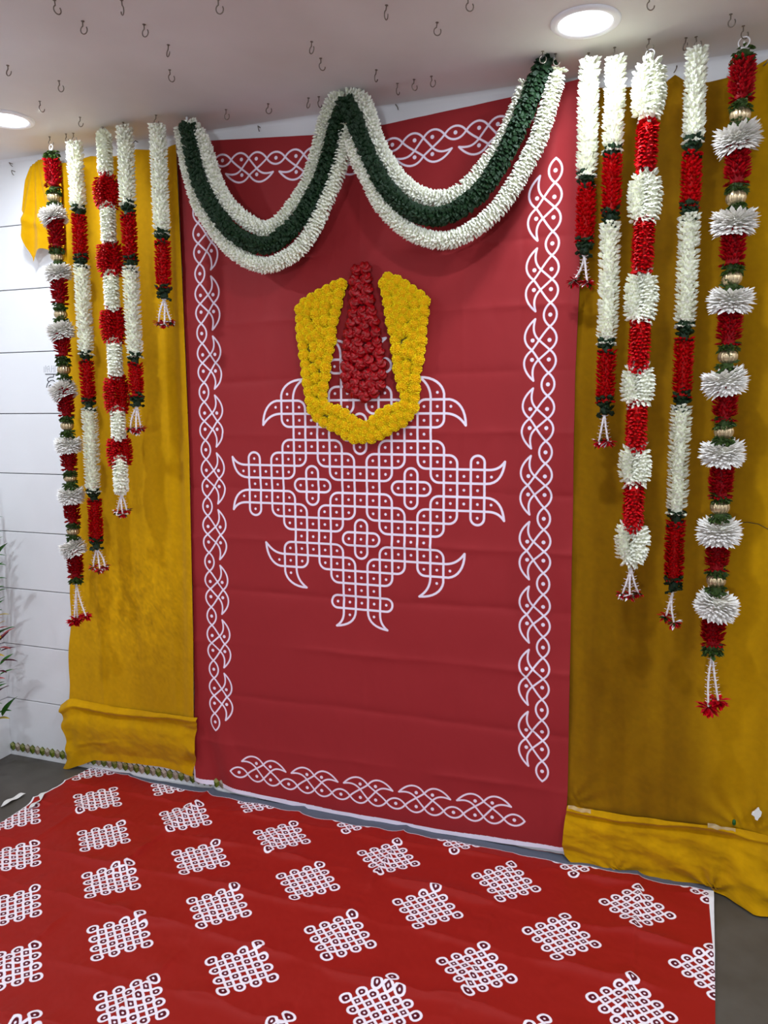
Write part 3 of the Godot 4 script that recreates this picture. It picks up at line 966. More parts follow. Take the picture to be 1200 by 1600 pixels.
func tassel(root: Node3D, from: Vector3, ends: Array, flower_r: float, mixed: bool) -> void:
	for e in ends:
		var part := Node3D.new()
		part.name = "tassel"
		root.add_child(part, true)
		var cord := MB.new()
		var path := []
		var bow := Vector3(rng.randf_range(-0.006, 0.006), 0, rng.randf_range(-0.004, 0.006))
		for i in 9:
			var t := i / 8.0
			path.append(from.lerp(e, t) + bow * sin(t * PI))
		cord.tube(path, 0.0032, 6, lin(0.93, 0.9, 0.9))
		var ln := from.distance_to(e)
		for i in int(ln / 0.011):   # threaded buds
			var t := (i + 0.7) * 0.011 / ln
			var p := from.lerp(e, t) + bow * sin(t * PI)
			for j in 3:
				var a := i * 1.1 + TAU * j / 3.0
				var o := Vector3(cos(a), 0.4, sin(a)).normalized()
				cord.petal(p, o, Vector3(-sin(a), 0, cos(a)), 0.0135, 0.0055, 0.0008, lin(0.93, 0.9, 0.88), lin(0.96, 0.92, 0.93))
		obj("cord", cord, M.petal, part)
		var fl := MB.new()
		var tint := [[lin(0.5, 0.02, 0.06), lin(0.8, 0.05, 0.12)], [lin(0.9, 0.85, 0.85), lin(0.97, 0.94, 0.95)], [lin(0.07, 0.16, 0.06), lin(0.13, 0.26, 0.1)]]
		for i in 44:
			var a := rng.randf() * TAU
			var el := rng.randf_range(-1.1, 0.35)
			var o := Vector3(cos(a) * cos(el), sin(el), sin(a) * cos(el))
			var q: Array = tint[0]
			if mixed and i % 6 == 0:
				q = tint[1]
			elif mixed and i % 5 == 0:
				q = tint[2]
			var shade := rng.randf_range(0.8, 1.15)
			fl.petal(e + o * 0.003, o, o.cross(Vector3(0.2, 1, 0.1)).normalized(), flower_r * rng.randf_range(0.75, 1.1), flower_r * 0.36, flower_r * 0.06, q[0] * shade, q[1] * shade)
		obj("end_flower", fl, M.silk, part)


func loop_ring(root: Node3D, top: Vector3, r: float) -> void:
	var b := MB.new()
	var path := []
	for i in 15:
		var a := TAU * i / 14.0
		path.append(Vector3(sin(a) * r, -0.002 - r + cos(a) * r, 0.3 * sin(a) * r) + top)
	b.tube(path, 0.0018, 5, lin(0.92, 0.92, 0.88), false)
	obj("hanging_loop", b, M.cord, root)


# a straight garland: the plumb line through its hook, cut at the photo's rows
func garland(called: String, label: String, hook: Vector2, z: float, cuts: Array, radii: Dictionary, ends: Array, flower_r: float, mixed := true) -> Node3D:
	var h := on_y(hook.x, hook.y, TOP)
	var x := h.x
	var t := thing(called, label, "garland", Vector3(x, 0, z), "flower garlands hanging from ceiling hooks")
	var y_first := y_at(x, z, cuts[0][1])
	loop_ring(t, Vector3(0, TOP - 0.026, 0), clampf((TOP - 0.03 - y_first) / 2.0, 0.006, 0.014))
	var string := MB.new()
	var low := y_at(x, z, cuts[-1][2])
	string.tube([Vector3(0, TOP - 0.04, 0), Vector3(0, low - 0.004, 0)], 0.002, 5, lin(0.85, 0.85, 0.8))
	obj("string", string, M.cord, t)
	for c in cuts:
		var y0 := y_at(x, z, c[1])
		var y1 := y_at(x, z, c[2])
		var b := MB.new()
		match c[0]:
			"bead":
				bead_shape(b, Vector3(0, (y0 + y1) / 2.0, 0), radii.bead, (y0 - y1) * 1.3)
				obj("gold_bead", b, M.gold, t)
			"mum":
				var tilt: float = c[3] if c.size() > 3 else 0.0
				var axis := Vector3(-sin(tilt), cos(tilt), 0.12).normalized()
				chrysanthemum(b, Vector3(-sin(tilt) * 0.02, (y0 + y1) / 2.0, 0), axis, radii.mum, (y0 - y1) * 0.8)
				obj("chrysanthemum_flower", b, M.petal, t)
			_:
				var r: float = radii[c[0]]
				var lean := 0.0015
				var path := []
				for i in 5:
					path.append(Vector3(rng.randf_range(-lean, lean), lerpf(y0 - r * 0.12, y1 + r * 0.12, i / 4.0), rng.randf_range(-lean, lean)))
				sweep(b, path, c[0], r)
				obj(KINDS[c[0]].name, b, M.silk if c[0] in ["red", "wine"] else M.leaf if c[0] in ["leaf", "sprig"] else M.petal, t)
	var e3 := []
	for e in ends:
		var p := on_z(e[0], e[1], z + (e[2] if e.size() > 2 else 0.0))
		e3.append(Vector3(p.x - x, p.y, p.z - z))
	tassel(t, Vector3(0, low, 0), e3, flower_r, mixed)
	return t


# a chain of flower rings, white and red by turns, each at right angles to the next
func chain(label: String, hook: Vector2, z: float, links: Array, r: float, gap: float, turn: float, skew: float, ends: Array) -> void:
	var h := on_y(hook.x, hook.y, TOP)
	var x := h.x
	var t := thing("chain_garland", label, "garland", Vector3(x, 0, z), "flower garlands hanging from ceiling hooks")
	loop_ring(t, Vector3(0, TOP - 0.026, 0), 0.012)
	for i in links.size():
		var y0 := y_at(x, z, links[i][1])
		var y1 := y_at(x, z, links[i][2])
		var dir := Vector3(cos(turn), 0, sin(turn)) if links[i][0] == "white" else Vector3(-sin(turn) + cos(turn) * skew, 0, cos(turn) + sin(turn) * skew).normalized()
		var b := MB.new()
		var path := []
		var half := (y0 - y1) / 2.0 - r
		var last := i == links.size() - 1
		for k in 17:
			var a := TAU * k / 16.0 + PI / 2
			var w := gap * (1.25 if last and sin(a) > -0.2 else 1.0)
			path.append(Vector3(0, (y0 + y1) / 2.0, 0) + dir * cos(a) * w * pow(absf(cos(a)), -0.35) + Vector3.UP * half * sin(a))
		path[4] = Vector3(0, (y0 + y1) / 2.0, 0) - dir * gap
		sweep(b, path, links[i][0], r, 13)
		obj("white_flower_ring" if links[i][0] == "white" else "red_flower_ring", b, M.petal if links[i][0] == "white" else M.silk, t)
	var e3 := []
	for e in ends:
		var p := on_z(e[0], e[1], z + e[2])
		e3.append(Vector3(p.x - x, p.y, p.z - z))
	tassel(t, Vector3(0, y_at(x, z, links[-1][2]) + 0.01, 0), e3, 0.021, true)


func build_garlands() -> void:
	var narrow := {"white": 0.0335, "red": 0.0315, "leaf": 0.0285}
	# ---- over the left cloth
	var cuts := [["sprig", 236, 252], ["wine", 252, 291], ["sprig", 292, 305], ["bead", 303, 315], ["sprig", 315, 322], ["mum", 325, 349, 0.45]]
	var unit := [[343, 388, 397, 397, 407, 414, 437, 0.1], [436, 474, 485, 486, 497, 503, 531, 0.25], [526, 556, 571, 572, 584, 595, 626, 0.5], [610, 649, 660, 660, 671, 683, 706, -0.05], [706, 734, 743, 743, 752, 762, 785, 0.0], [784, 816, 826, 825, 835, 844, 869, 0.35]]
	for u in unit:
		cuts.append_array([["wine", u[0], u[1]], ["sprig", u[1], u[2]], ["bead", u[3], u[4]], ["sprig", u[4], u[5]], ["mum", u[5], u[6], u[7]]])
	cuts.append_array([["wine", 862, 901], ["sprig", 900, 911]])
	garland("beaded_garland", "beaded garland of gold beads, red petals and tilted white chrysanthemums before the white planks", Vector2(80, 214), 0.162, cuts, {"wine": 0.035, "sprig": 0.031, "bead": 0.0255, "mum": 0.056}, [[121, 965, 0.0], [134, 962, 0.012], [116, 970, 0.012]], 0.03, false)
	garland("petal_garland", "long narrow white and red garland of three white lengths, beside the beaded one by planks", Vector2(125, 212), 0.162, [["white", 226, 327], ["leaf", 326, 339], ["red", 339, 404], ["leaf", 403, 418], ["white", 417, 554], ["leaf", 553, 567], ["red", 567, 627], ["leaf", 626, 640], ["white", 640, 769], ["leaf", 768, 782], ["red", 782, 844], ["leaf", 843, 857]], narrow, [[146, 885], [156, 889, 0.012], [164, 885, -0.006]], 0.022)
	chain("chain garland of interlocked white and red flower rings over the narrow yellow cloth", Vector2(165, 200), 0.175, [["white", 201, 280], ["red", 265, 336], ["white", 312, 389], ["red", 368, 442], ["white", 417, 494], ["red", 471, 547], ["white", 523, 598], ["red", 577, 656], ["white", 629, 694], ["red", 672, 740], ["white", 706, 776]], 0.0305, 0.0225, 0.9, 0.0, [[184, 799, 0.0], [192, 803, 0.01], [198, 797, -0.006]])
	garland("petal_garland", "medium white and red garland on the narrow yellow cloth, between chain and short garlands", Vector2(194, 191), 0.188, [["white", 201, 321], ["leaf", 321, 339], ["red", 338, 406], ["leaf", 405, 422], ["white", 420, 558], ["leaf", 556, 570], ["red", 570, 620], ["leaf", 619, 634]], narrow, [[204, 669, 0.0], [213, 672, 0.012], [220, 668, -0.006]], 0.022)
	garland("petal_garland", "short white over red garland on the narrow yellow cloth, nearest the red backdrop", Vector2(246, 180), 0.205, [["white", 198, 367], ["leaf", 365, 381], ["red", 379, 451], ["leaf", 450, 466]], narrow, [[248, 503, 0.0], [257, 506, 0.01], [267, 502, -0.006]], 0.021)
	# ---- over the right cloth
	garland("petal_garland", "short white over red garland at the red backdrop's right edge, with two tassels", Vector2(922, 83), 0.17, [["white", 97, 276], ["leaf", 273, 296], ["red", 295, 378], ["leaf", 377, 398]], narrow, [[897, 438, 0.0], [917.5, 441, 0.012]], 0.026)
	garland("petal_garland", "medium white and red garland on the wide yellow cloth, between short and chain garlands", Vector2(963, 76), 0.18, [["white", 95, 237], ["leaf", 234, 250], ["red", 249, 332], ["leaf", 331, 354], ["white", 351, 538], ["leaf", 536, 552], ["red", 552, 628], ["leaf", 625, 647]], narrow, [[936, 690, 0.0], [950, 689, 0.01]], 0.025)
	chain("chain garland of interlocked white and red flower rings over the wide golden yellow cloth", Vector2(1017, 68), 0.2, [["white", 83, 198], ["red", 180, 277], ["white", 257, 362], ["red", 332, 441], ["white", 412, 517], ["red", 490, 592], ["white", 558, 646], ["red", 619, 714], ["white", 684, 771], ["red", 745, 838], ["white", 806, 892]], 0.0305, 0.022, 0.12, 0.35, [[973, 927, 0.0], [984, 930, 0.012], [997, 926, -0.005]])
	garland("petal_garland", "longest narrow white and red garland on the wide yellow cloth, between chain and beaded ones", Vector2(1090, 58), 0.168, [["white", 78, 224], ["leaf", 220, 244], ["red", 242, 325], ["leaf", 323, 343], ["white", 339, 511], ["leaf", 510, 532], ["red", 531, 620], ["leaf", 619, 638], ["white", 637, 803], ["leaf", 801, 818], ["red", 817, 906], ["leaf", 905, 923]], narrow, [[1041, 962, 0.0], [1053, 972, 0.012]], 0.025)
	cuts = [["sprig", 78, 98], ["wine", 97, 158]]
	unit = [[155, 172, 171, 190, 197, 195, 236, 0.2, 231, 288], [286, 302, 300, 319, 328, 328, 366, 0.0, 359, 414], [412, 430, 426, 444, 453, 451, 486, -0.05, 485, 538], [535, 550, 549, 566, 579, 577, 614, 0.25, 606, 657], [654, 668, 666, 683, 692, 690, 725, 0.05, 725, 776], [773, 785, 784, 801, 814, 812, 847, 0.0, 842, 891], [889, 902, 900, 915, 930, 926, 963, -0.25, 959, 1008]]
	for u in unit:
		cuts.append_array([["sprig", u[0], u[1]], ["bead", u[2], u[3]], ["sprig", u[3], u[4]], ["mum", u[5], u[6], u[7]], ["wine", u[8], u[9]]])
	cuts.append(["sprig", 1007, 1022])
	garland("beaded_garland", "longest beaded garland of gold beads, red petals and white chrysanthemums, over the wide yellow cloth", Vector2(1163, 45), 0.19, cuts, {"wine": 0.0375, "sprig": 0.034, "bead": 0.0275, "mum": 0.066}, [[1107, 1104, 0.01], [1122, 1094, 0.0]], 0.036, false)


func swag(label: String, strands: Array, tie: Vector2) -> void:
	var t := thing("swag_garland", label, "garland", Vector3.ZERO, "swag garlands across the top of the backdrop")
	for s in strands:
		var path := []
		var n: int = s[3].size()
		for i in n:
			var u := float(i) / (n - 1)
			path.append(on_z(s[3][i][0], s[3][i][1], s[2] + 0.045 * (u - 0.5) * (u - 0.5) * 4.0 * 0.5))
		var cv := Curve3D.new()   # smooth the picked points
		for i in n:
			var d: Vector3 = (path[mini(i + 1, n - 1)] - path[maxi(i - 1, 0)]) / 6.0
			cv.add_point(path[i], -d, d)
		cv.bake_interval = 0.02
		var b := MB.new()
		sweep(b, Array(cv.get_baked_points()), "white" if s[0] == "white" else "leaf", s[1], 17 if s[0] == "white" else 15)
		obj("white_flower_strand" if s[0] == "white" else "leaf_strand", b, M.petal if s[0] == "white" else M.leaf, t)
	var b := MB.new()
	b.tube([on_z(tie.x, tie.y - 12, 0.17), on_z(tie.x + 1, tie.y + 8, 0.175)], 0.004, 6, lin(0.9, 0.9, 0.86))
	obj("tie_string", b, M.cord, t)


func build_swags() -> void:
	swag("green and white swag garland over the backdrop's upper left half", [
		["white", 0.031, 0.135, [[299, 197], [314, 216], [325, 247], [341.5, 294], [361, 324], [389, 347], [413, 358], [435, 349], [457, 324], [479, 291], [493, 252.5], [503, 214], [513, 178], [524, 155], [536, 146]]],
		["leaf", 0.033, 0.155, [[294, 200], [298, 225], [311, 280], [333, 324], [358, 358], [388, 378], [418.5, 383], [446, 365], [473, 336], [495, 297], [512, 256], [523, 214], [531, 185], [540, 166]]],
		["white", 0.031, 0.14, [[284, 203], [288, 230], [295, 266], [310, 316], [327, 346], [353, 381], [380, 403], [413, 415], [440.5, 407], [468, 388], [490, 356], [508, 316], [525, 274.5], [538, 230.5], [541, 197]]]], Vector2(292, 195))
	swag("green and white swag garland over the backdrop's upper right half", [
		["white", 0.031, 0.14, [[546, 147], [556, 150], [570, 163], [578, 186], [588, 219], [605, 253], [628, 284], [653.5, 303], [682, 311], [713, 305], [741, 281], [764, 253], [784, 224], [803, 185], [818, 147], [823, 130]]],
		["leaf", 0.033, 0.16, [[542, 165], [556, 192], [566, 222], [583, 258], [602.5, 292], [628, 319], [656, 335], [687.5, 338], [719, 325], [753, 296], [781, 254.5], [804, 210], [826, 159], [843, 117], [857, 93]]],
		["white", 0.031, 0.145, [[552, 225], [562, 255], [576, 280], [593, 315], [618, 344], [645, 364], [679, 375], [707, 374], [740, 358], [771.5, 333], [797, 300], [821, 258], [840.5, 219], [855, 173], [864, 139], [871, 110]]]], Vector2(866, 92))


# ---------------------------------------------------------------- the flower emblem
func pompom() -> ArrayMesh:   # a marigold of radius 1 facing +z: a round ball of short ruffled petals
	var b := MB.new()
	var cb := lin(1.0, 0.76, 0.0)
	var ct := lin(1.0, 0.9, 0.02)
	for k in 7:
		var e := lerpf(-0.1, 1.5, k / 6.0)
		var n := maxi(3, int(17 * cos(e * 0.95)))
		for j in n:
			var a := TAU * (j + 0.5 * (k % 2) + rng.randf_range(-0.2, 0.2)) / n
			var o := Vector3(cos(a) * cos(e), sin(a) * cos(e), sin(e))
			var side := Vector3(-sin(a), cos(a), 0)
			var d := (o + Vector3(0, 0, 0.35) + side * rng.randf_range(-0.3, 0.3)).normalized()
			var shade := rng.randf_range(0.86, 1.1)
			b.petal(o * 0.66, d, side, 0.36 * rng.randf_range(0.8, 1.15), 0.4, 0.09, cb * shade, ct * shade, 0.7)
	b.sheet(14, 7, func(u: float, v: float) -> Vector3:
		var e := lerpf(-0.6, PI / 2, v)
		return Vector3(cos(u * TAU) * cos(e), sin(u * TAU) * cos(e), sin(e)) * 0.72, Vector3(0, 0, 1), func(_u: float, _v: float, _p: Vector3) -> Color: return cb)
	return b.mesh()


func rosette() -> ArrayMesh:   # a crumpled red rose of radius 1 facing +z: a dome with whorled folds
	var b := MB.new()
	var lo := lin(0.5, 0.02, 0.04)
	var hi := lin(0.66, 0.04, 0.07)
	var q := rng.randf() * TAU
	var w := rng.randi_range(4, 5)
	b.sheet(40, 14, func(u: float, v: float) -> Vector3:
		var e := lerpf(-0.5, PI / 2, v)
		var fold := sin(u * TAU * w + e * 5.0 + q) * cos(e * 0.9)
		var lip := absf(sin(e * 4.2 + u * TAU + q))
		var rr := 0.86 + 0.11 * fold + 0.09 * lip
		return Vector3(cos(u * TAU) * cos(e), sin(u * TAU) * cos(e), sin(e) * 0.8) * rr, Vector3(0, 0, 1), func(u: float, v: float, _p: Vector3) -> Color: return lo.lerp(hi, 0.5 + 0.5 * sin(u * TAU * 3.0 + v * 5.0)))
	return b.mesh()


func slab(pts: PackedVector2Array, z0: float, z1: float) -> MB:   # a flat board of the given outline
	var b := MB.new()
	var ix := Geometry2D.triangulate_polygon(pts)
	for k in range(0, ix.size(), 3):
		var q := [pts[ix[k]], pts[ix[k + 1]], pts[ix[k + 2]]]
		b.face(Vector3(q[0].x, q[0].y, z1), Vector3(q[1].x, q[1].y, z1), Vector3(q[2].x, q[2].y, z1), Vector3(0, 0, 1), Color.WHITE, Color.WHITE, Color.WHITE)
	for i in pts.size():
		var a := pts[i]
		var c := pts[(i + 1) % pts.size()]
		b.quad(Vector3(a.x, a.y, z0), Vector3(c.x, c.y, z0), Vector3(c.x, c.y, z1), Vector3(a.x, a.y, z1))
	return b


func flower_board(called: String, label: String, outline: Array, shrink: float, spacing: float, r: float, part: String, kinds: Array, m: Material, board: Material, deep: float) -> void:
	var pts := PackedVector2Array()
	for q in outline:
		var w := on_z(440 + q[0] * 0.21667, 390 + q[1] * 0.21667, 0.045)
		pts.append(Vector2(w.x, w.y))
	var inner := Geometry2D.offset_polygon(pts, -shrink)
	var t := thing(called, label, "flower emblem", Vector3(0, 0, 0), "flower emblem pieces on the backdrop")
	obj("backing_board", slab(inner[0], 0.024, 0.034), board, t)
	var spots := []
	var edge: PackedVector2Array = inner[0]
	# flowers along the rim first, then a packed filling
	var per := 0.0
	for i in edge.size():
		per += edge[i].distance_to(edge[(i + 1) % edge.size()])
	var count := int(per / spacing)
	var want := 0.0
	var run := 0.0
	for i in edge.size():
		var a := edge[i]
		var c := edge[(i + 1) % edge.size()]
		var ln := a.distance_to(c)
		while want < run + ln and spots.size() < count:
			spots.append(a.lerp(c, (want - run) / ln))
			want += per / count
		run += ln
	var box := Rect2(edge[0], Vector2.ZERO)
	for p in edge:
		box = box.expand(p)
	for attempt in 9000:   # fill until no flower fits any more
		var p := box.position + Vector2(rng.randf(), rng.randf()) * box.size
		var gap := spacing * (0.9 if attempt < 3000 else 0.78 if attempt < 6000 else 0.68)
		if Geometry2D.is_point_in_polygon(p, edge):
			var ok := true
			for q in spots:
				if p.distance_squared_to(q) < gap * gap:
					ok = false
					break
			if ok:
				spots.append(p)
	for p in spots:
		var o := place(part, kinds[rng.randi() % kinds.size()], m, t)
		o.position = Vector3(p.x, p.y, 0.034 + r * deep * rng.randf_range(0.7, 1.2))
		o.basis = Basis.from_euler(Vector3(rng.randf_range(-0.3, 0.3), rng.randf_range(-0.3, 0.3), rng.randf() * TAU)).scaled(Vector3.ONE * r * rng.randf_range(0.92, 1.12))


func build_emblem() -> void:
	var gold := []
	for k in 3:
		gold.append(pompom())
	flower_board("marigold_emblem", "yellow marigold emblem shaped like an open U, around the red flower teardrop", [[455, 205], [430, 208], [330, 262], [200, 335], [108, 385], [108, 500], [130, 700], [150, 860], [165, 960], [182, 1060], [200, 1165], [240, 1220], [300, 1275], [380, 1310], [470, 1370], [540, 1390], [650, 1380], [740, 1350], [800, 1300], [890, 1270], [970, 1165], [982, 1050], [992, 900], [1020, 750], [1040, 560], [1056, 420], [1056, 330], [1010, 305], [960, 275], [870, 215], [800, 180], [745, 168], [712, 190], [715, 260], [745, 400], [768, 540], [805, 720], [815, 860], [838, 960], [868, 1060], [862, 1110], [770, 1125], [690, 1170], [620, 1240], [580, 1245], [500, 1190], [430, 1140], [330, 1120], [315, 1090], [330, 960], [350, 800], [380, 620], [405, 470], [432, 350], [455, 260]], 0.0135, 0.0325, 0.0222, "marigold_flower", gold, M.petal, mat(Color(0.62, 0.55, 0.2), 0.8), 0.35)
	var red := []
	for k in 3:
		red.append(rosette())
	flower_board("red_flower_emblem", "red teardrop emblem of packed glossy red flowers on the backdrop, standing inside the yellow U", [[500, 150], [545, 105], [590, 98], [625, 118], [630, 200], [640, 300], [660, 420], [695, 560], [708, 680], [735, 800], [745, 930], [738, 980], [690, 1025], [640, 1080], [595, 1085], [545, 1060], [480, 1040], [450, 980], [440, 900], [445, 780], [462, 600], [480, 500], [500, 400], [503, 280]], 0.012, 0.036, 0.0225, "red_flower", red, M.gloss, mat(Color(0.4, 0.05, 0.06), 0.7), 0.3)


# ---------------------------------------------------------------- hooks
var hook_meshes := []


func hook_at(p: Vector3, turn: float, label: String, called := "ceiling_hook", group := "steel hooks in the ceiling") -> void:
	if hook_meshes.is_empty():
		for k in 2:
			var b := MB.new()
			var path := [Vector3(0, 0, 0), Vector3(0, -0.008, 0), Vector3(0.0, -0.0125, 0)]
			for i in 13:
				var a := PI / 2 + 0.35 + (TAU - (1.25 if k == 0 else 1.9)) * i / 12.0
				path.append(Vector3(cos(a) * 0.0095 + 0.0035, -0.0225 + sin(a) * 0.0105, 0.0012 * i / 12.0))
			b.tube(path, 0.0016, 6)
			b.lathe(Vector3.ZERO, [Vector2(0.0045, 0.0), Vector2(0.0045, -0.0012), Vector2(0.0018, -0.0018)], 10)
			hook_meshes.append(b.mesh())
	var o := place(called, hook_meshes[rng.randi() % 2], M.steel)
	o.position = p
	o.rotation = Vector3(rng.randf_range(-0.12, 0.12), turn, rng.randf_range(-0.12, 0.12))
	tag(o, label, "hook", group)


func build_hooks() -> void:
	for q in [
		[85, 0, 1.2, "bare hook cut by the photo's top edge, first from the left corner"],
		[190, 0, 2.6, "bare hook cut by the photo's top edge, second from the left corner"],
		[341, -1, 0.3, "bare hook cut by the photo's top edge, third from the left corner"],
		[604, 8, 1.5, "bare hook seen edge on near the top of the photo, above the swag's middle peak"],
		[683, 35, 0.4, "open bare hook in mid ceiling between the top edge and the right swag's dip"],
		[731, -4, 0.4, "bare hook cut by the photo's top edge, above the right swag"],
		[1015, -6, 0.4, "bare hook cut by the photo's top edge beside the fully visible downlight"],
		[129, 33, 0.2, "bare ceiling hook in the second row, nearer the left corner"],
		[225, 38, 0.0, "bare ceiling hook in the second row from the top, above the short left garland"],
		[263, 70, -0.5, "bare hook directly above another one, upper of the pair over the left cloth"],
		[265, 109, 1.0, "bare hook directly below another one, lower of the pair over the left cloth"],
		[12, 102, 0.0, "bare ceiling hook at the photo's left edge, above the half visible downlight"],
		[92, 126, 0.2, "bare ceiling hook just above and right of the half visible downlight"],
		[62, 158, 1.3, "small bare hook close to the rim of the half visible downlight"],
		[125, 183, 0.1, "bare ceiling hook straight above the long narrow garland beside the planks"],
		[103, 209, 1.57, "thin bare hook between the hooks of the beaded garland and its narrow neighbour"],
		[487, 65, -0.4, "bare hook above left of the swag's middle peak, upper of two close together"],
		[501, 91, 0.9, "bare hook above left of the swag's middle peak, lower of two close together"],
		[588, 109, 1.5, "bare hook seen edge on just right of the swag's middle peak"],
		[621, 130, 1.4, "bare hook nearest the backdrop's top edge, right of the swag's middle peak"],
		[647, 124, 0.9, "small bare hook over the right swag, left of an open hook"],
		[674, 119, -0.3, "open bare hook over the right swag's dip, last of the short row there"],
		[419, 162, 0.3, "bare hook over the left swag's dip, nearer the middle peak"],
		[353, 171, 0.0, "bare hook over the left swag's dip, nearer its left end"],
		[482, 153, -0.5, "bare open hook beside the swag's middle peak, left of a threaded hook"],
		[498, 151, 1.3, "hook with a loop of thread right beside the swag's middle peak"],
		[1142, 22, -0.4, "bare hook above the longest beaded garland"],
		[1072, 59, -0.9, "open bare hook beside the hook of the longest narrow garland"]]:
		hook_at(on_y(q[0], q[1], TOP), q[2], q[3])
	for q in [
		[80, 214, 0.162, "hook holding the beaded garland beside the white planks"],
		[125, 212, 0.162, "hook holding the long narrow garland beside the planks"],
		[165, 200, 0.175, "hook holding the chain garland over the narrow yellow cloth"],
		[194, 191, 0.188, "hook holding the medium garland over the narrow yellow cloth"],
		[246, 180, 0.205, "hook holding the short garland at the backdrop's upper left"],
		[922, 83, 0.17, "hook holding the short garland at the backdrop's right edge"],
		[963, 76, 0.18, "hook holding the medium garland over the wide yellow cloth"],
		[1017, 68, 0.2, "hook holding the chain garland over the wide yellow cloth"],
		[1090, 58, 0.168, "hook holding the longest narrow garland on the wide yellow cloth"],
		[1163, 45, 0.19, "hook holding the longest beaded garland"]]:
		var h := on_y(q[0], q[1], TOP)
		hook_at(Vector3(h.x - 0.004, TOP, q[2]), rng.randf_range(-0.4, 0.4), q[3])
	for q in [[292, 182, "hook holding the left end of the left swag"], [541, 139, "hook holding both swags at their middle peak"], [848, 80, "hook holding the green strand's right end of the right swag"], [868, 84, "hook holding the white strand's right end of the right swag"]]:
		hook_at(on_y(q[0], q[1], TOP), 0.3, q[2])
	for q in [[215, 222, "bent wall hook at the top edge of the narrow yellow cloth"], [406, 199, "bent wall hook on the white strip above the backdrop's left half"], [620, 166, "small dark wall hook on the white strip above the backdrop's right half"], [1057, 106, "bent wall hook at a peak of the wide yellow cloth's top edge"], [1199, 96, "bent wall hook at the photo's right edge atop the yellow cloth"], [19, 256, "bent wall hook on the white top plank near the left corner"], [23, 268, "small wall hook under another on the white top plank"]]:
		var b := MB.new()
		var path := [Vector3(0, 0, -0.002), Vector3(0, 0, 0.014)]
		for i in 9:
			var a := PI * 1.2 * i / 8.0
			path.append(Vector3(0.002 * i / 8.0 + sin(a) * 0.003, -0.009 + cos(a) * 0.009, 0.014 + sin(a) * 0.008))
		b.tube(path, 0.0017, 6)
		var o := obj("wall_hook", b, M.steel)
		o.position = on_z(q[0], q[1], 0.004 if q[0] < 150 or (q[0] > 300 and q[0] < 700) else 0.024)
		o.rotation.z = rng.randf_range(-0.7, 0.7)
		tag(o, q[2], "hook", "bent hooks along the top of the wall")


# ---------------------------------------------------------------- small things
func build_small() -> void:
	# letters on the second plank
	var t := thing("wall_lettering", "black letter and faint grey lettering on a white plank beside the beaded garland", "lettering")
	var strokes := [[[71, 584.7], [87.5, 584.7]], [[84, 585], [83.6, 589], [78, 589.3], [74.6, 591.5], [74, 594], [76, 596.5]], [[85.5, 596], [83, 594], [79.5, 594.3], [76.5, 596.5], [74, 600], [72.6, 605.5]], [[76, 603.5], [79.5, 601]]]
	for s in strokes:
		var b := MB.new()
		b.tube(s.map(func(q): return on_z(q[0], q[1], 0.0006)), 0.0017, 6)
		obj("letter_stroke", b, M.black, t)
	for s in [[[69, 573], [69, 582]], [[71.5, 571], [71.5, 582]], [[74.5, 582], [73.5, 574], [76.5, 571.5], [77.5, 576], [74.5, 577]], [[77, 577], [78.5, 582]], [[81, 571], [80.5, 582]], [[80.6, 576], [84, 575.5]], [[84.5, 571], [84.2, 582]], [[86.5, 572], [86.2, 582]]]:
		var b := MB.new()
		b.tube(s.map(func(q): return on_z(q[0], q[1], 0.0004)), 0.0009, 5)
		obj("faint_stroke", b, M.grey, t)
	# two strips of paper on the floor
	var b := MB.new()
	b.sheet(24, 3, func(u: float, v: float) -> Vector3:
		var p := on_y(lerpf(2.0, 37.0, u), lerpf(1262.0, 1242.5, u) - 1.5 * sin(u * PI), 0.0)
		var w := 0.031 * clampf(0.3 + u * 3.0, 0, 1)
		return p + Vector3(1, 0, 0.15).normalized() * (v - 0.5) * w + Vector3(0, 0.002 + 0.006 * sin(u * 5.0) * sin(u * 5.0) + 0.004 * v, 0), Vector3(0, 1, 0))
	tag(obj("paper_strip", b, M.paper), "curled white paper strip lying alone on the bare grey floor", "paper strip")
	b = MB.new()
	b.sheet(20, 3, func(u: float, v: float) -> Vector3:
		var p := on_y(lerpf(52.0, 72.0, u), lerpf(1260.0, 1240.0, u), 0.022)
		return p + Vector3(1, 0, 0.1).normalized() * (v - 0.9) * 0.04 * (1.0 - 0.4 * absf(u - 0.6)) + Vector3(0, -0.014 * (1.0 - v) + 0.008 * u * u + 0.004 * sin(u * 9.0), 0), Vector3(0, 1, 0))
	tag(obj("paper_strip", b, M.paper), "crumpled white paper strip touching the floor cloth's left edge", "paper strip")
	build_plant()


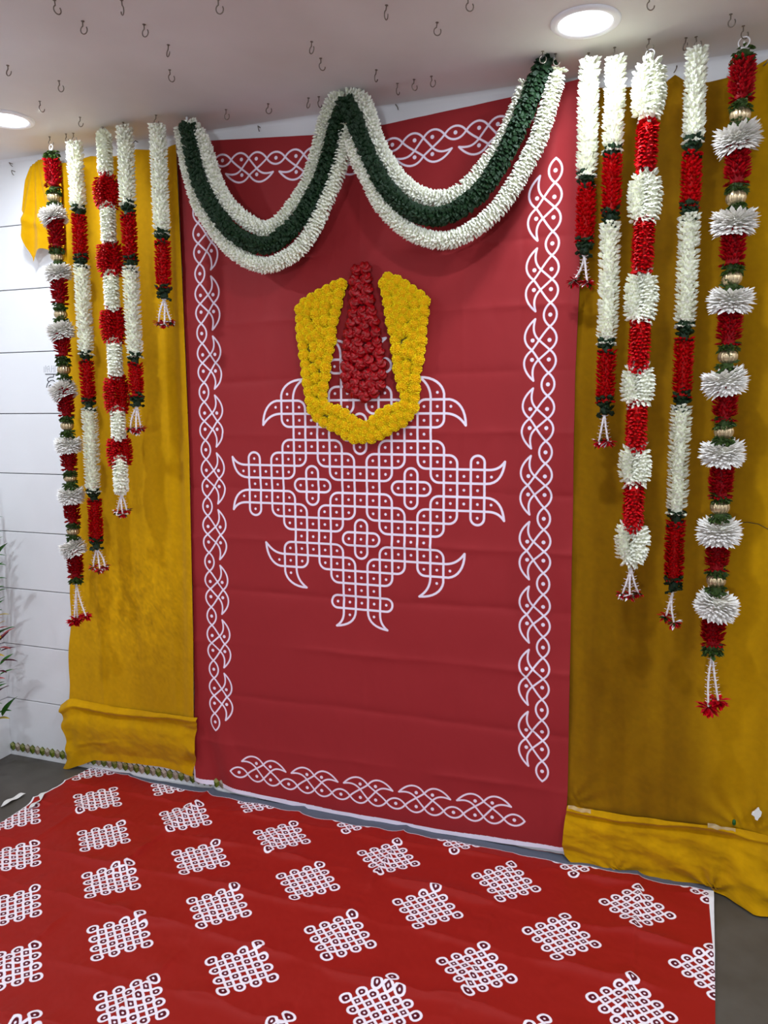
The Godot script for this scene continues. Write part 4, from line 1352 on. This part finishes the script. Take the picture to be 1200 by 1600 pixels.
func build_plant() -> void:
	var base := Vector3(-2.705, 0, 0.4)
	var t := thing("croton_plant", "tall plant with green, yellow and maroon leaves in the corner before the white planks", "plant", base)
	var pot := MB.new()
	pot.lathe(Vector3.ZERO, [Vector2(0.001, 0.0), Vector2(0.055, 0.0), Vector2(0.075, 0.16), Vector2(0.082, 0.17), Vector2(0.082, 0.19), Vector2(0.074, 0.19), Vector2(0.07, 0.17), Vector2(0.001, 0.165)], 28)
	obj("pot", pot, mat(Color(0.4, 0.22, 0.15), 0.7), t)
	var stem := MB.new()
	for k in 4:
		var a := TAU * k / 4.0
		stem.tube([Vector3(cos(a) * 0.02, 0.15, sin(a) * 0.02), Vector3(cos(a) * 0.03, 0.3, sin(a) * 0.03 - 0.08), Vector3(cos(a) * 0.03, 0.45, sin(a) * 0.03 - 0.18), Vector3(cos(a) * 0.035, 0.75, sin(a) * 0.03 - 0.25), Vector3(cos(a) * 0.035, 1.0 + 0.08 * k, sin(a) * 0.03 - 0.25)], 0.006, 6, lin(0.25, 0.3, 0.12))
	obj("stem", stem, M.leaf, t)
	var tones := [[lin(0.1, 0.35, 0.08), lin(0.2, 0.5, 0.14)], [lin(0.25, 0.03, 0.12), lin(0.4, 0.06, 0.16)], [lin(0.75, 0.62, 0.12), lin(0.9, 0.8, 0.3)], [lin(0.14, 0.42, 0.1), lin(0.3, 0.55, 0.15)], [lin(0.7, 0.2, 0.3), lin(0.85, 0.5, 0.4)]]
	var leaves := []
	for k in 110:
		var y := 0.3 + 0.85 * k / 110.0
		var a := k * 2.4
		var tone := k % 5 if y < 0.72 else (0 if k % 2 else 3)
		var el := rng.randf_range(-0.1, 0.7)
		leaves.append([Vector3(cos(a) * 0.03, y, sin(a) * 0.03 - 0.25 * smoothstep(0.15, 0.5, y)), Vector3(cos(a) * cos(el), sin(el), sin(a) * cos(el)), rng.randf_range(0.06, 0.08) * (0.65 if cos(a) < 0.0 or y > 0.62 else 1.0), tone])
	# the leaves whose tips reach into the photo
	for q in [[10, 845, 0, 860, 0], [20, 974, -6, 993, 0], [24, 1084, 8, 1112, 0], [14, 1119, 0, 1123, 2], [12, 1068, -4, 1082, 1], [6, 1021, -8, 1024, 2], [6, 1056, -8, 1062, 4], [16, 1106, -6, 1116, 3]]:
		var tip := on_z(q[0], q[1], 0.19) - base
		var root := on_z(q[2], q[3], 0.19) - base
		var d := (tip - root).normalized()
		var ln := maxf(tip.distance_to(root) * 1.25, 0.1)
		leaves.append([tip - d * ln, d, ln, q[4]])
	for l in leaves:
		var b := MB.new()
		var d: Vector3 = l[1]
		var side := d.cross(Vector3.UP).normalized()
		var up := side.cross(d)
		var ln: float = l[2]
		var tone: Array = tones[l[3]]
		b.sheet(4, 8, func(u: float, v: float) -> Vector3:
			var w := ln * 0.15 * sin(pow(v, 0.8) * PI) + 0.0012
			return l[0] + d * ln * v + side * (u - 0.5) * 2.0 * w + up * (absf(u - 0.5) * w * 0.7 - 0.12 * ln * v * v * v), up, func(u: float, v: float, _p: Vector3) -> Color: return tone[0].lerp(tone[1], clampf(1.2 - absf(u - 0.5) * 3.0, 0, 1) * (0.4 + 0.6 * v)))
		obj("leaf", b, M.leaf, t)


func _ready() -> void:
	rng.seed = 20
	view = Basis.from_euler(Vector3(-0.131650179, 0.346145543, -0.00502570329))
	back = view.inverse()
	var cam := Camera3D.new()
	cam.name = "camera"
	cam.position = EYE
	cam.basis = view
	cam.fov = rad_to_deg(2.0 * atan(800.0 / F))
	cam.keep_aspect = Camera3D.KEEP_HEIGHT
	cam.near = 0.02
	add_child(cam)
	cam.current = true
	var env := Environment.new()
	env.background_mode = Environment.BG_COLOR
	env.background_color = Color(0.03, 0.03, 0.035)
	env.tonemap_mode = Environment.TONE_MAPPER_LINEAR
	env.tonemap_exposure = 1.12
	env.sdfgi_enabled = true
	env.ssao_enabled = true
	env.ssil_enabled = true
	var we := WorldEnvironment.new()
	we.name = "world"
	we.environment = env
	add_child(we)
	make_materials()
	# the ceiling's downlights, in rows of three
	var e := 1.0
	downlight(Vector3(-0.246, TOP, 0.364), "glowing round downlight above the backdrop's right edge and the right garlands", e * 0.55)
	downlight(Vector3(-2.235, TOP, 0.36), "glowing round downlight half cut off by the photo's left edge, above the planks", e * 0.55)
	downlight(Vector3(1.76, TOP, 0.36), "round downlight in the wall row, out to the right", e * 0.55)
	for k in 3:
		downlight(Vector3(-2.26 + 2.01 * k, TOP, 1.3), ["round downlight in the second row, over the left of the room", "round downlight in the second row, over the middle of the room", "round downlight in the second row, over the right of the room"][k], e * 1.62)
		downlight(Vector3(-2.26 + 2.01 * k, TOP, 4.2), ["round downlight in the last row, over the left of the room", "round downlight in the last row, over the middle of the room", "round downlight in the last row, over the right of the room"][k], e * 0.35)
	# the small floodlight on the far wall, behind the camera, that throws the hooks' shadows along the ceiling
	var t := thing("flood_lamp", "small round floodlight on the wall behind the viewer", "floodlight", Vector3(0.05, 1.35, FAR))
	var fr := MB.new()
	fr.tube([Vector3(0, 0, 0.0), Vector3(0, 0, -0.06)], 0.085, 32)
	obj("housing", fr, M.white, t)
	var gl := MB.new()
	gl.tube([Vector3(0, 0, -0.1), Vector3(0, 0, -0.104)], 0.075, 32)
	obj("diffuser", gl, M.glow, t)
	var pl := AreaLight3D.new()
	pl.name = "flood_light"
	pl.area_size = Vector2(0.1, 0.1)
	pl.area_normalize_energy = true
	pl.light_energy = 5.5
	pl.light_color = Color(0.91, 0.955, 1.0)
	pl.area_range = 12.0
	pl.shadow_enabled = true
	pl.position = Vector3(0, 0, -0.15)
	t.add_child(pl)

	build_room()
	build_backdrop()
	build_floor_cloth()
	build_velvet()
	build_garlands()
	build_swags()
	build_emblem()
	build_hooks()
	build_small()
